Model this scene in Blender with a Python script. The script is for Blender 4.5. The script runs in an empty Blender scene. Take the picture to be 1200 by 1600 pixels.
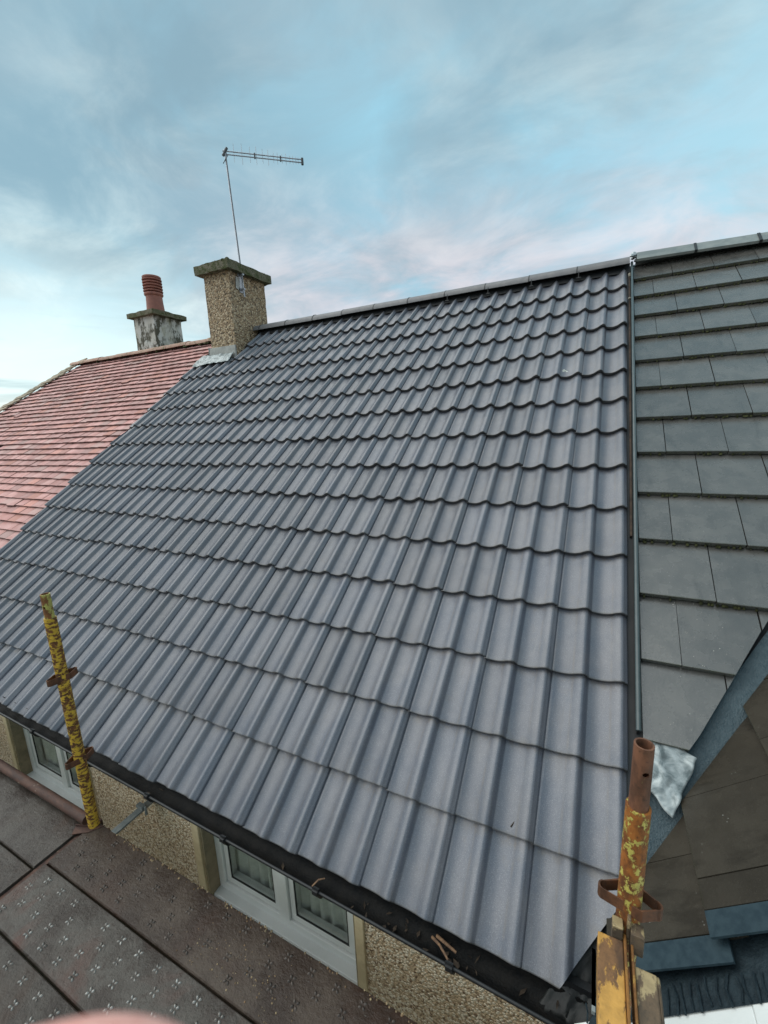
import bpy, bmesh, math, random
from mathutils import Vector, Matrix, noise as mnoise
random.seed(7)
scene = bpy.context.scene
COL = scene.collection
rad = math.radians

# ------------------------------------------------------------------ camera
CAM_R = ((0.8960, 0.4423, -0.0398), (0.0538, -0.1972, -0.9789), (-0.4408, 0.8749, -0.2005))
CAM_P = Vector((-0.1433, -1.0839, 1.7144))
cd = bpy.data.cameras.new('camera')
cam = bpy.data.objects.new('camera', cd)
COL.objects.link(cam)
r0, r1, r2 = [Vector(v).normalized() for v in CAM_R]
M = Matrix((r0, -r1, -r2)).transposed().to_4x4()
M.translation = CAM_P
cam.matrix_world = M
cd.sensor_fit = 'VERTICAL'
cd.sensor_height = 32.0
cd.lens = 32.0 * 661.43 / 1600.0
cd.clip_start = 0.004
cd.clip_end = 5000
cd.dof.use_dof = True
cd.dof.focus_distance = 4.0
cd.dof.aperture_fstop = 9.0
scene.camera = cam

# ------------------------------------------------------------------ world
SUN_EL, SUN_ROT = rad(52), rad(250)
world = bpy.data.worlds.new('World')
scene.world = world
world.use_nodes = True
wt = world.node_tree
wt.nodes.clear()


class NT:
    """small helper for building node trees"""
    def __init__(s, tree):
        s.t = tree

    def n(s, typ, **kw):
        nd = s.t.nodes.new(typ)
        for k, v in kw.items():
            setattr(nd, k, v)
        return nd

    def link(s, a, b):
        s.t.links.new(a, b)

    def put(s, sock, v):
        if hasattr(v, 'is_linked') or isinstance(v, bpy.types.NodeSocket):
            s.link(v, sock)
        elif v is not None:
            if isinstance(v, (tuple, list)) and len(v) == 3 and sock.type == 'RGBA':
                v = (*v, 1)
            sock.default_value = v

    def math(s, op, a, b=None, c=None, clamp=False):
        nd = s.n('ShaderNodeMath', operation=op)
        nd.use_clamp = clamp
        s.put(nd.inputs[0], a)
        if b is not None:
            s.put(nd.inputs[1], b)
        if c is not None:
            s.put(nd.inputs[2], c)
        return nd.outputs[0]

    def vmath(s, op, a, b=None):
        nd = s.n('ShaderNodeVectorMath', operation=op)
        s.put(nd.inputs[0], a)
        if b is not None:
            s.put(nd.inputs[3] if op == 'SCALE' else nd.inputs[1], b)
        return nd.outputs[0]

    def mix(s, f, a, b, blend='MIX'):
        nd = s.n('ShaderNodeMix', data_type='RGBA', blend_type=blend)
        s.put(nd.inputs[0], f)
        s.put(nd.inputs[6], a)
        s.put(nd.inputs[7], b)
        return nd.outputs[2]

    def ramp(s, f, lo, hi):
        nd = s.n('ShaderNodeMapRange', interpolation_type='SMOOTHSTEP')
        s.put(nd.inputs[0], f)
        nd.inputs[1].default_value = lo
        nd.inputs[2].default_value = hi
        return nd.outputs[0]

    def noise(s, vec, scale, detail=4, rough=.55, dist=0.0):
        nd = s.n('ShaderNodeTexNoise')
        s.put(nd.inputs['Vector'], vec)
        nd.inputs['Scale'].default_value = scale
        nd.inputs['Detail'].default_value = detail
        nd.inputs['Roughness'].default_value = rough
        nd.inputs['Distortion'].default_value = dist
        return nd.outputs[0]

    def voronoi(s, vec, scale, feature='F1', rnd=1.0):
        nd = s.n('ShaderNodeTexVoronoi', feature=feature)
        s.put(nd.inputs['Vector'], vec)
        nd.inputs['Scale'].default_value = scale
        nd.inputs['Randomness'].default_value = rnd
        return nd


w = NT(wt)
geo = w.n('ShaderNodeTexCoord').outputs['Generated']
sky = w.n('ShaderNodeTexSky', sky_type='NISHITA')
sky.sun_disc = False
sky.sun_elevation = SUN_EL
sky.sun_rotation = SUN_ROT
sky.altitude = 100
sky.dust_density = 2.0
sky.ozone_density = 3.0
sep = w.n('ShaderNodeSeparateXYZ')
w.link(geo, sep.inputs[0])
X_, Y_, Z_ = sep.outputs
zc = w.math('MAXIMUM', Z_, 0.0)
den = w.math('ADD', zc, 0.22)
cmb = w.n('ShaderNodeCombineXYZ')
w.put(cmb.inputs[0], w.math('DIVIDE', X_, den))
w.put(cmb.inputs[1], w.math('DIVIDE', Y_, den))
cmb.inputs[2].default_value = 3.7
P = cmb.outputs[0]
big = w.noise(P, 0.62, 3, .5, .5)
med = w.noise(P, 1.5, 7, .56, .4)
fine = w.noise(w.vmath('MULTIPLY', P, (1.0, 1.35, 1.0)), 2.4, 8, .6, .5)
# radiance of the evening cloud deck, times 10 because the background runs at 0.1
K = 10.0
def c10(r, g, b, k=1.0):
    k *= 0.98
    return (r * K * k, g * K * k, b * K * k)
grey = c10(.158, .250, .305)        # slate blue cloud
cyan = c10(.215, .405, .490)        # clear turquoise gaps
pale = c10(.50, .59, .595)           # bright thin cloud
pink = c10(.52, .45, .475)          # sunset tint low down
clear = w.mix(0.10, cyan, sky.outputs[0])
cover = w.ramp(w.math('MULTIPLY_ADD', med, .75, w.math('MULTIPLY', big, .55)), .52, .76)
slate = w.math('MULTIPLY', w.ramp(w.math('MULTIPLY_ADD', big, .5, w.math('MULTIPLY', X_, -1.0)), .45, .95), w.ramp(zc, .12, .40))
cover = w.math('MAXIMUM', cover, w.math('MULTIPLY', slate, .85))
col = w.mix(cover, clear, grey)
dark = w.math('MULTIPLY', w.ramp(w.noise(P, 2.3, 8, .6, .6), .46, .68), .45)
col = w.mix(dark, col, c10(.195, .275, .325))
lit = w.ramp(w.math('MULTIPLY_ADD', fine, .6, w.math('MULTIPLY', med, .45)), .48, .80)
lowness = w.ramp(zc, .78, .10)
lit2 = w.math('MULTIPLY', lit, w.math('MULTIPLY_ADD', lowness, .65, .20))
col = w.mix(lit2, col, pale)
# to the right the deck is thinner, towards the low sun on the left it is bright near the horizon
rightness = w.ramp(w.math('MULTIPLY_ADD', X_, .9, w.math('MULTIPLY', Y_, .25)), .05, 1.0)
col = w.mix(w.math('MULTIPLY', rightness, .55), col, pale)
leftlow = w.math('MULTIPLY', w.ramp(w.math('MULTIPLY', X_, -1.0), .50, .92), w.ramp(zc, .42, .10))
col = w.mix(w.math('MULTIPLY', leftlow, .85), col, c10(.58, .69, .68))
pk = w.math('MULTIPLY', w.ramp(zc, .50, .26), w.ramp(w.math('MULTIPLY_ADD', fine, .5, w.math('MULTIPLY', med, .5)), .34, .60))
pk = w.math('MULTIPLY', pk, w.ramp(X_, -.78, -.55))
col = w.mix(w.math('MULTIPLY', pk, .62), col, pink)
bands = w.noise(w.vmath('MULTIPLY', geo, (1.5, 1.5, 16.0)), 2.2, 5, .55)
bandm = w.math('MULTIPLY', w.ramp(bands, .50, .64), w.math('MULTIPLY', w.ramp(zc, .30, .12), w.ramp(X_, -.55, -.75)))
col = w.mix(w.math('MULTIPLY', bandm, .55), col, c10(.27, .37, .39))
peach = w.math('MULTIPLY', w.ramp(zc, .10, .03), .5)
col = w.mix(peach, col, c10(.60, .55, .47))
bg = w.n('ShaderNodeBackground')
w.link(col, bg.inputs[0])
bg.inputs[1].default_value = 0.1
out = w.n('ShaderNodeOutputWorld')
w.link(bg.outputs[0], out.inputs[0])

# ------------------------------------------------------------------ sun
sd = bpy.data.lights.new('sun', 'SUN')
sd.energy = 1.5
sd.angle = rad(80)
sd.color = (1.0, .95, .88)
sun = bpy.data.objects.new('sun', sd)
COL.objects.link(sun)
sdir = Vector((math.sin(SUN_ROT) * math.cos(SUN_EL), math.cos(SUN_ROT) * math.cos(SUN_EL), math.sin(SUN_EL)))
sun.rotation_euler = sdir.to_track_quat('Z', 'Y').to_euler()
sun.location = (0, -6, 12)

vs = scene.view_settings
vs.view_transform = 'Standard'
vs.look = 'None'
vs.exposure = 0.85
vs.gamma = 1.0
vs.use_curve_mapping = False


# ================================================================== materials
def base_mat(name):
    m = bpy.data.materials.new(name)
    m.use_nodes = True
    t = NT(m.node_tree)
    b = m.node_tree.nodes['Principled BSDF']
    tc = t.n('ShaderNodeTexCoord').outputs['Object']
    oi = t.n('ShaderNodeObjectInfo').outputs['Random']
    isl = t.n('ShaderNodeNewGeometry').outputs['Random Per Island']
    off = t.n('ShaderNodeCombineXYZ')
    t.put(off.inputs[0], t.math('MULTIPLY', oi, 37.0))
    t.put(off.inputs[1], t.math('MULTIPLY', oi, 71.0))
    vec = t.vmath('ADD', tc, off.outputs[0])
    rnd = t.math('FRACT', t.math('ADD', t.math('MULTIPLY', oi, 7.31), t.math('MULTIPLY', isl, 3.77)))
    return m, t, b, tc, vec, rnd


def bump(t, b, h, strength, dist):
    nd = t.n('ShaderNodeBump')
    nd.inputs['Strength'].default_value = strength
    nd.inputs['Distance'].default_value = dist
    t.put(nd.inputs['Height'], h)
    t.link(nd.outputs[0], b.inputs['Normal'])
    return nd


def vary(t, col, rnd, amt):
    """per-piece brightness"""
    k = t.math('MULTIPLY_ADD', rnd, 2 * amt, 1 - amt)
    c = t.n('ShaderNodeCombineColor')
    for i in range(3):
        t.put(c.inputs[i], k)
    return t.mix(1.0, col, c.outputs[0], 'MULTIPLY')


def simple(name, c1, c2, rough, scale=20, amt=.1, bstr=.3, bdist=.002, metal=0.0, bscale=None, spec=.5, lo=.35, hi=.65):
    m, t, b, tc, vec, rnd = base_mat(name)
    f = t.ramp(t.noise(vec, scale, 6, .6), lo, hi)
    c = vary(t, t.mix(f, c1, c2), rnd, amt)
    t.link(c, b.inputs['Base Color'])
    b.inputs['Roughness'].default_value = rough
    b.inputs['Metallic'].default_value = metal
    b.inputs['Specular IOR Level'].default_value = spec
    bump(t, b, t.noise(vec, bscale or scale * 4, 4, .6), bstr, bdist)
    return m


MAT = {}


def mat_roll_tile():
    m, t, b, tc, vec, rnd = base_mat('dark_grey_concrete_tile')
    big = t.noise(vec, 5, 4, .55)
    c = t.mix(t.ramp(big, .3, .7), (.074, .086, .114), (.112, .115, .134))
    grit = t.noise(vec, 300, 3, .7)
    c = t.mix(t.math('MULTIPLY', t.ramp(grit, .52, .70), .5), c, (.29, .29, .295))
    c = t.mix(t.math('MULTIPLY', t.ramp(grit, .46, .28), .4), c, (.035, .035, .042))
    sp = t.n('ShaderNodeSeparateXYZ')
    t.link(tc, sp.inputs[0])
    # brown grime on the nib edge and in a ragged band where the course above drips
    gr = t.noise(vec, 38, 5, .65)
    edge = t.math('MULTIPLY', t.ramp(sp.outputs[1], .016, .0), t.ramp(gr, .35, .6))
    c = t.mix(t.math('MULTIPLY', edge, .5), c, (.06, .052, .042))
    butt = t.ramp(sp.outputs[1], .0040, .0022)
    c = t.mix(t.math('MULTIPLY', butt, .8), c, (.030, .028, .025))  # shade of the downward front face, painted into the tile colour
    head = t.math('MULTIPLY', t.ramp(sp.outputs[1], .285, .325), t.ramp(gr, .40, .68))
    c = t.mix(t.math('MULTIPLY', head, .55), c, (.10, .080, .060))
    # faint mould lines along the foot of each roll
    fx = t.math('FRACT', t.math('DIVIDE', sp.outputs[0], .15))
    ln = t.math('MULTIPLY', t.ramp(t.math('ABSOLUTE', t.math('SUBTRACT', fx, .56)), .05, .0), t.ramp(t.noise(vec, 14, 4, .6), .35, .65))
    c = t.mix(t.math('MULTIPLY', ln, .30), c, (.145, .115, .085))
    streak = t.noise(t.vmath('MULTIPLY', vec, (1.0, .12, 1.0)), 26, 5, .65)
    c = t.mix(t.math('MULTIPLY', t.ramp(streak, .54, .72), .40), c, (.078, .080, .090))
    c = t.mix(t.math('MULTIPLY', t.ramp(streak, .42, .28), .25), c, (.20, .195, .19))
    warm = t.noise(vec, 9, 5, .7, .5)
    c = t.mix(t.math('MULTIPLY', t.ramp(warm, .56, .74), .40), c, (.110, .098, .092))
    spots = t.noise(vec, 60, 3, .5)
    c = t.mix(t.math('MULTIPLY', t.ramp(spots, .74, .80), .7), c, (.04, .04, .04))
    c = vary(t, c, rnd, .15)
    t.link(c, b.inputs['Base Color'])
    t.put(b.inputs['Roughness'], t.math('MULTIPLY_ADD', t.noise(vec, 24, 5, .65), .34, .22))
    b.inputs['Specular IOR Level'].default_value = .6
    b.inputs['IOR'].default_value = 1.68
    bump(t, b, t.math('ADD', grit, t.math('MULTIPLY', t.noise(vec, 130, 3, .6), 1.2)), .42, .0012)
    return m


def mat_flat_tile(name, c1, c2, speck, moss=.9):
    m, t, b, tc, vec, rnd = base_mat(name)
    c = t.mix(t.ramp(t.noise(vec, 6, 5, .6), .3, .7), c1, c2)
    grit = t.noise(vec, 480, 2, .6)
    c = t.mix(t.math('MULTIPLY', t.ramp(grit, .54, .74), .45), c, speck)
    c = t.mix(t.math('MULTIPLY', t.ramp(grit, .46, .28), .4), c, (.03, .03, .03))
    damp = t.noise(t.vmath('MULTIPLY', vec, (1.0, .4, 1.0)), 11, 5, .65, .5)
    c = t.mix(t.math('MULTIPLY', t.ramp(damp, .52, .70), .5), c, tuple(x * .5 for x in c1))
    glint_spots = t.voronoi(vec, 55)
    d = t.math('MULTIPLY', t.ramp(glint_spots.outputs['Distance'], .16, .07), t.ramp(t.noise(vec, 9, 3, .6), .60, .72))
    c = t.mix(t.math('MULTIPLY', d, .6), c, (.33, .34, .31))  # pale spots painted in for wet glints
    sp = t.n('ShaderNodeSeparateXYZ')
    t.link(tc, sp.inputs[0])
    edge = t.math('MULTIPLY', t.ramp(sp.outputs[1], .008, -.001), t.ramp(t.noise(vec, 40, 5, .65), .30, .6))
    c = t.mix(t.math('MULTIPLY', edge, moss), c, (.045, .05, .024))
    c = vary(t, c, rnd, .12)
    t.link(c, b.inputs['Base Color'])
    t.put(b.inputs['Roughness'], t.math('MULTIPLY_ADD', t.noise(vec, 12, 4, .6), .2, .17))
    b.inputs['Specular IOR Level'].default_value = .7 if moss > .5 else .22
    b.inputs['IOR'].default_value = 1.75 if moss > .5 else 1.45
    bump(t, b, t.math('ADD', grit, t.noise(vec, 90, 4, .65)), .3, .0012)
    return m


def mat_red_tile():
    m, t, b, tc, vec, rnd = base_mat('weathered_red_clay_tile')
    c = t.mix(t.ramp(t.noise(vec, 7, 4, .6), .3, .7), (.46, .215, .19), (.57, .325, .30))
    c = t.mix(t.math('MULTIPLY', t.ramp(rnd, .80, .95), .6), c, (.44, .30, .27))
    c = t.mix(t.math('MULTIPLY', t.ramp(rnd, .16, .02), .7), c, (.56, .25, .19))
    geo2 = t.n('ShaderNodeNewGeometry').outputs['Position']
    big = t.noise(geo2, 1.1, 5, .65)
    c = t.mix(t.math('MULTIPLY', t.ramp(big, .55, .75), .45), c, (.62, .42, .39))
    liv = t.noise(geo2, 26, 5, .7)
    c = t.mix(t.math('MULTIPLY', t.ramp(liv, .64, .74), .65), c, (.12, .085, .06))
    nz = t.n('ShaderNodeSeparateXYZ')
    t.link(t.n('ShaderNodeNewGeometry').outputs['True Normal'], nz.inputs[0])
    c = t.mix(t.math('MULTIPLY', t.ramp(nz.outputs[2], .55, .2), .75), c, (.04, .028, .024))   # butt edges darkened: course shadow lines painted into the colour
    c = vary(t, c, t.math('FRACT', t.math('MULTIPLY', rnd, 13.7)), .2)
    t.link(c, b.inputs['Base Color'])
    b.inputs['Roughness'].default_value = .75
    bump(t, b, t.noise(vec, 120, 4, .6), .4, .002)
    return m


def mat_mossy_clay(name, c1, c2):
    m, t, b, tc, vec, rnd = base_mat(name)
    c = t.mix(t.ramp(t.noise(vec, 9, 5, .6), .3, .7), c1, c2)
    mo = t.noise(vec, 14, 6, .7)
    c = t.mix(t.ramp(mo, .52, .66), c, (.13, .13, .06))
    c = vary(t, c, rnd, .12)
    t.link(c, b.inputs['Base Color'])
    b.inputs['Roughness'].default_value = .85
    bump(t, b, t.noise(vec, 60, 5, .65), .7, .008)
    return m


def mat_roughcast(name, cols, scale, bd):
    m, t, b, tc, vec, rnd = base_mat(name)
    wv = t.vmath('ADD', tc, t.vmath('SCALE', t.n('ShaderNodeTexNoise').outputs['Color'], .003))
    v = t.voronoi(wv, scale)
    rc = t.n('ShaderNodeSeparateColor')
    t.link(v.outputs['Color'], rc.inputs[0])
    R1, R2 = rc.outputs[0], rc.outputs[1]
    c = t.mix(t.ramp(R1, .1, .55), cols[0], cols[1])
    c = t.mix(t.ramp(R2, .62, .74), c, cols[2])
    c = t.mix(t.ramp(R2, .20, .10), c, cols[3])
    gap = t.ramp(v.outputs['Distance'], .50, .80)
    c = t.mix(t.math('MULTIPLY', gap, .55), c, cols[4])
    st = t.noise(t.vmath('MULTIPLY', tc, (1.0, 1.0, .35)), 5, 5, .6)
    c = t.mix(t.math('MULTIPLY', t.ramp(st, .55, .75), .30), c, cols[4])
    t.link(c, b.inputs['Base Color'])
    b.inputs['Roughness'].default_value = .8
    h = t.math('SUBTRACT', 1.0, v.outputs['Distance'])
    h = t.math('ADD', h, t.math('MULTIPLY', t.noise(tc, scale * .35, 3, .6), .8))
    bump(t, b, h, 1.0, bd)
    return m


def mat_rust(name, rust1, rust2, paint, amount, pscale, stretch=(1, 1, .45), pit=(.03, .018, .012)):
    m, t, b, tc, vec, rnd = base_mat(name)
    v2 = t.vmath('MULTIPLY', vec, stretch)
    c = t.mix(t.ramp(t.noise(v2, 26, 6, .68), .36, .64), rust1, tuple(x * .75 for x in rust2))
    c = t.mix(t.math('MULTIPLY', t.ramp(t.noise(vec, 90, 4, .6), .55, .75), .6), c, pit)
    pn = t.noise(v2, pscale, 7, .68)
    mask = t.ramp(pn, 1 - amount - .03, 1 - amount + .03)
    pc = t.mix(t.ramp(t.noise(vec, 40, 4, .6), .3, .7), paint, tuple(x * .72 for x in paint))
    c = t.mix(mask, c, pc)
    t.link(c, b.inputs['Base Color'])
    t.put(b.inputs['Roughness'], t.math('MULTIPLY_ADD', mask, -.25, .72))
    bump(t, b, t.math('ADD', t.math('MULTIPLY', mask, .8), t.noise(vec, 120, 4, .65)), .6, .0016)
    return m


def mat_deck(name, c1, c2, c3, wet):
    m, t, b, tc, vec, rnd = base_mat(name)
    n1 = t.noise(vec, 5.0, 6, .62)
    c = t.mix(t.ramp(n1, .36, .62), tuple(x * .22 for x in c1), tuple(x * .40 for x in c2))
    n2 = t.noise(vec, 3.1, 5, .6, .6)
    c = t.mix(t.math('MULTIPLY', t.ramp(n2, .50, .68), .7), c, tuple(x * .5 for x in c3))
    n5 = t.noise(vec, 22, 5, .7, .4)
    c = t.mix(t.math('MULTIPLY', t.ramp(n5, .54, .66), .55), c, (.050, .034, .027))
    n3 = t.noise(vec, 75, 5, .68)
    c = t.mix(t.math('MULTIPLY', t.ramp(n3, .54, .70), .7), c, (.045, .03, .024))
    c = t.mix(t.math('MULTIPLY', t.ramp(n3, .38, .22), .5), c, (.20, .17, .15))
    n4 = t.noise(t.vmath('MULTIPLY', vec, (1, 3, 1)), 30, 4, .7)
    c = t.mix(t.math('MULTIPLY', t.ramp(n4, .66, .74), .45), c, (.20, .21, .20))
    c = vary(t, c, rnd, .08)
    t.link(c, b.inputs['Base Color'])
    t.put(b.inputs['Roughness'], t.math('MULTIPLY_ADD', n1, .62, wet - .32))
    b.inputs['Specular IOR Level'].default_value = .28
    bump(t, b, t.math('ADD', t.math('MULTIPLY', n1, 2.0), t.math('ADD', n3, t.math('MULTIPLY', n5, 1.5))), .9, .004)
    return m


def mat_cap():
    m, t, b, tc, vec, rnd = base_mat('mossy_concrete')
    c = t.mix(t.ramp(t.noise(vec, 8, 5, .6), .35, .65), (.19, .17, .12), (.11, .11, .06))
    c = t.mix(t.ramp(t.noise(vec, 17, 6, .7), .48, .62), c, (.06, .075, .02))
    t.link(c, b.inputs['Base Color'])
    b.inputs['Roughness'].default_value = .9
    bump(t, b, t.noise(vec, 40, 6, .7), .9, .02)
    return m


def mat_white_render():
    m, t, b, tc, vec, rnd = base_mat('flaking_white_render')
    c = t.mix(t.ramp(t.noise(vec, 5, 5, .6), .3, .7), (.52, .50, .44), (.60, .60, .57))
    st = t.noise(t.vmath('MULTIPLY', vec, (1.0, 1.0, .5)), 12, 7, .72)
    blot = t.math('MULTIPLY', t.ramp(st, .46, .52), t.ramp(t.noise(vec, 2.8, 3, .5), .36, .48))
    c = t.mix(blot, c, (.09, .085, .06))
    c = t.mix(t.math('MULTIPLY', t.ramp(t.noise(vec, 4, 4, .6), .58, .7), .5), c, (.26, .24, .13))
    t.link(c, b.inputs['Base Color'])
    b.inputs['Roughness'].default_value = .85
    bump(t, b, t.math('SUBTRACT', t.noise(vec, 40, 4, .6), blot), .6, .012)
    return m


def mat_lead(name, c1, c2, rough, metal):
    m, t, b, tc, vec, rnd = base_mat(name)
    n1 = t.noise(vec, 18, 5, .65, .8)
    c = t.mix(t.ramp(n1, .32, .66), c1, c2)
    t.link(c, b.inputs['Base Color'])
    b.inputs['Roughness'].default_value = rough
    b.inputs['Metallic'].default_value = metal
    bump(t, b, t.noise(vec, 45, 4, .6), .4, .003)
    return m


def mat_glass():
    m, t, b, tc, vec, rnd = base_mat('window_glass')
    b.inputs['Base Color'].default_value = (.93, .97, .95, 1)
    b.inputs['Roughness'].default_value = .02
    b.inputs['Transmission Weight'].default_value = 1.0
    b.inputs['IOR'].default_value = 1.45
    return m


def mat_curtain():
    m, t, b, tc, vec, rnd = base_mat('net_curtain')
    c = t.mix(t.ramp(t.noise(vec, 30, 4, .6), .3, .7), (.62, .66, .63), (.74, .77, .73))
    t.link(c, b.inputs['Base Color'])
    b.inputs['Roughness'].default_value = .9
    return m


def mat_skin():
    m, t, b, tc, vec, rnd = base_mat('skin')
    c = t.mix(t.ramp(t.noise(vec, 260, 5, .65), .3, .7), (.70, .33, .28), (.84, .50, .43))
    t.link(c, b.inputs['Base Color'])
    b.inputs['Roughness'].default_value = .55
    return m


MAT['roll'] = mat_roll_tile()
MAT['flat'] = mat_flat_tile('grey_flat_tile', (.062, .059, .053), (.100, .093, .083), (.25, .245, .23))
MAT['brownflat'] = mat_flat_tile('brown_flat_tile', (.036, .031, .024), (.050, .043, .033), (.10, .09, .075), .3)
MAT['bluechannel'] = simple('unweathered_tile_channel', (.020, .037, .048), (.032, .054, .066), .6, 30, .05, .3, .002, spec=.2)
MAT['lip'] = simple('tile_lip', (.22, .25, .25), (.28, .31, .30), .6, 40, .05)
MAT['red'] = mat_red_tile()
MAT['redridge'] = mat_mossy_clay('mossy_clay_ridge', (.40, .24, .18), (.46, .31, .24))
MAT['hip'] = mat_mossy_clay('mossy_hip_clay', (.36, .27, .20), (.30, .27, .19))
MAT['ridge'] = simple('dark_grey_ridge', (.165, .16, .165), (.205, .195, .195), .55, 14, .08, .35, .002)
MAT['ridge2'] = simple('pale_grey_ridge', (.17, .19, .185), (.235, .25, .235), .42, 12, .10, .4, .003)
MAT['underlay'] = simple('roofing_underlay', (.02, .02, .022), (.03, .03, .03), .8, 20)
MAT['ribbed'] = simple('dark_blue_underlay', (.012, .021, .027), (.022, .036, .044), .6, 30, .0, .8, .004, spec=.25)
MAT['valley'] = simple('blue_grey_valley_lining', (.038, .066, .080), (.066, .100, .115), .40, 34, .0, .9, .006, lo=.25, hi=.75)
MAT['black_plastic'] = simple('black_plastic', (.010, .011, .012), (.016, .016, .017), .5, 20, .0, .15)
MAT['gutter'] = simple('wet_black_gutter', (.004, .0045, .005), (.010, .009, .008), .6, 30, .0, .6, .004, spec=.2)
MAT['dark_trim'] = simple('glossy_dark_trim', (.055, .075, .078), (.070, .092, .095), .16, 12, .0, .1)
MAT['timber'] = simple('weathered_batten', (.085, .055, .036), (.04, .028, .02), .8, 30, .1)
MAT['mortar'] = simple('mortar', (.42, .38, .30), (.32, .29, .24), .9, 40, .1, .6, .004)
MAT['lead'] = mat_lead('creased_lead', (.13, .16, .165), (.44, .48, .48), .45, .25)
MAT['leadnew'] = mat_lead('bright_lead', (.40, .44, .46), (.62, .66, .68), .4, .3)
MAT['membrane'] = mat_lead('black_membrane', (.005, .006, .006), (.014, .016, .015), .55, .0)
MAT['skirt'] = simple('pale_cement_skirt', (.36, .36, .34), (.46, .46, .43), .85, 14, .0, .5, .004)
MAT['roughcast'] = mat_roughcast('tan_roughcast', ((.66, .50, .33), (.54, .39, .25), (.80, .68, .52), (.22, .14, .085), (.30, .21, .12)), 105, .007)
MAT['roughcast2'] = mat_roughcast('chimney_roughcast', ((.42, .30, .17), (.33, .23, .14), (.54, .43, .29), (.15, .11, .07), (.17, .125, .08)), 44, .016)
MAT['margin'] = simple('cream_window_margin', (.62, .50, .31), (.52, .41, .25), .85, 18, .0, .5, .003)
MAT['reveal'] = simple('stained_reveal', (.34, .27, .17), (.23, .19, .12), .85, 12, .0, .5, .003)
MAT['sill'] = simple('grey_stone_sill', (.15, .145, .125), (.10, .10, .09), .8, 14, .0, .5, .003)
MAT['upvc'] = simple('white_upvc', (.78, .80, .78), (.72, .74, .72), .3, 6, .0, .05, .0005)
MAT['fascia'] = simple('white_fascia_plastic', (.80, .82, .80), (.74, .77, .75), .4, 5, .0, .05, .0005)
MAT['seal'] = simple('black_gasket', (.015, .015, .016), (.02, .02, .02), .6)
MAT['glass'] = mat_glass()
MAT['curtain'] = mat_curtain()
MAT['room'] = simple('dim_room', (.16, .17, .16), (.14, .15, .14), .9)
MAT['cap'] = mat_cap()
MAT['moss'] = simple('moss', (.040, .046, .014), (.085, .085, .030), .95, 60, .3, 1.0, .01)
MAT['render'] = mat_white_render()
MAT['pot'] = simple('terracotta', (.33, .13, .095), (.27, .11, .085), .7, 14, .05, .4, .003)
MAT['alu'] = simple('dull_aluminium', (.42, .43, .46), (.34, .35, .38), .42, 20, .0, .2, .001, metal=.6)
MAT['aludark'] = simple('antenna_plastic', (.06, .07, .08), (.09, .10, .11), .5)
MAT['postyellow'] = mat_rust('yellow_paint_on_rust', (.20, .075, .02), (.11, .045, .02), (.70, .44, .045), .495, 40, (1, 1, 1.7))
MAT['posttop'] = mat_rust('yellow_green_paint_on_rust', (.25, .10, .03), (.16, .065, .022), (.50, .46, .12), .47, 30, (1, 1, .6))
MAT['rustypost'] = mat_rust('orange_rust_with_yellow_flecks', (.36, .125, .022), (.16, .055, .016), (.60, .52, .12), .45, 60, (1, 1, .7))
MAT['spigot'] = mat_rust('brown_rust', (.20, .085, .045), (.13, .058, .032), (.42, .36, .10), .33, 26)
MAT['clamp'] = mat_rust('dark_rust', (.16, .062, .026), (.09, .038, .018), (.32, .16, .06), .34, 30)
MAT['transomL'] = mat_rust('golden_paint_on_rust', (.22, .11, .045), (.12, .065, .035), (.62, .33, .075), .52, 24, (1, .5, 1))
MAT['transomR'] = mat_rust('grey_worn_paint_on_rust', (.15, .10, .06), (.085, .065, .045), (.42, .32, .17), .43, 18, (1, .5, 1))
MAT['transomM'] = mat_rust('orange_rust_groove', (.34, .15, .03), (.20, .085, .022), (.55, .34, .08), .40, 30, (1, .5, 1))
MAT['ledger'] = mat_rust('brown_ledger_rust', (.10, .046, .030), (.065, .032, .024), (.30, .22, .16), .34, 30, (.4, 1, 1))
MAT['deck1'] = mat_deck('brown_steel_deck', (.150, .092, .064), (.185, .135, .102), (.105, .058, .040), .42)
MAT['deck2'] = mat_deck('teal_worn_steel_deck', (.190, .140, .112), (.235, .205, .176), (.20, .085, .062), .42)
MAT['deck3'] = mat_deck('grey_steel_deck', (.160, .116, .094), (.205, .176, .150), (.125, .078, .056), .42)
MAT['dimple'] = simple('worn_bright_steel', (.30, .29, .27), (.11, .092, .078), .28, 60, .3, .2, .001, metal=.4)
MAT['dimple1'] = simple('dull_brown_steel', (.085, .066, .054), (.042, .032, .026), .42, 60, .3, .2, .001, metal=.2)
MAT['bar'] = simple('grey_steel_bar', (.13, .145, .14), (.19, .20, .19), .5, 30, .0, .4, .002)
MAT['twig'] = simple('brown_twig', (.26, .15, .08), (.14, .08, .05), .85, 60, .2)
MAT['litter'] = simple('dark_leaf_litter', (.028, .020, .014), (.060, .040, .025), .9, 60, .4)
MAT['straw'] = simple('pale_strip', (.62, .64, .60), (.5, .52, .48), .6, 60)
MAT['dropping'] = simple('white_fleck', (.75, .77, .72), (.55, .58, .5), .8, 120)
MAT['grit'] = simple('pale_wet_glint', (.60, .58, .52), (.42, .40, .36), .5, 60, .35)  # pale colour for the specks that imitate wet glints
MAT['lichen'] = simple('rust_flakes_and_lichen', (.28, .22, .13), (.14, .075, .035), .9, 60, .4)
MAT['ground'] = simple('grass_and_yard', (.06, .075, .03), (.09, .085, .055), .95, .6, .0, .5, .02)
MAT['skin'] = mat_skin()


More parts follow.
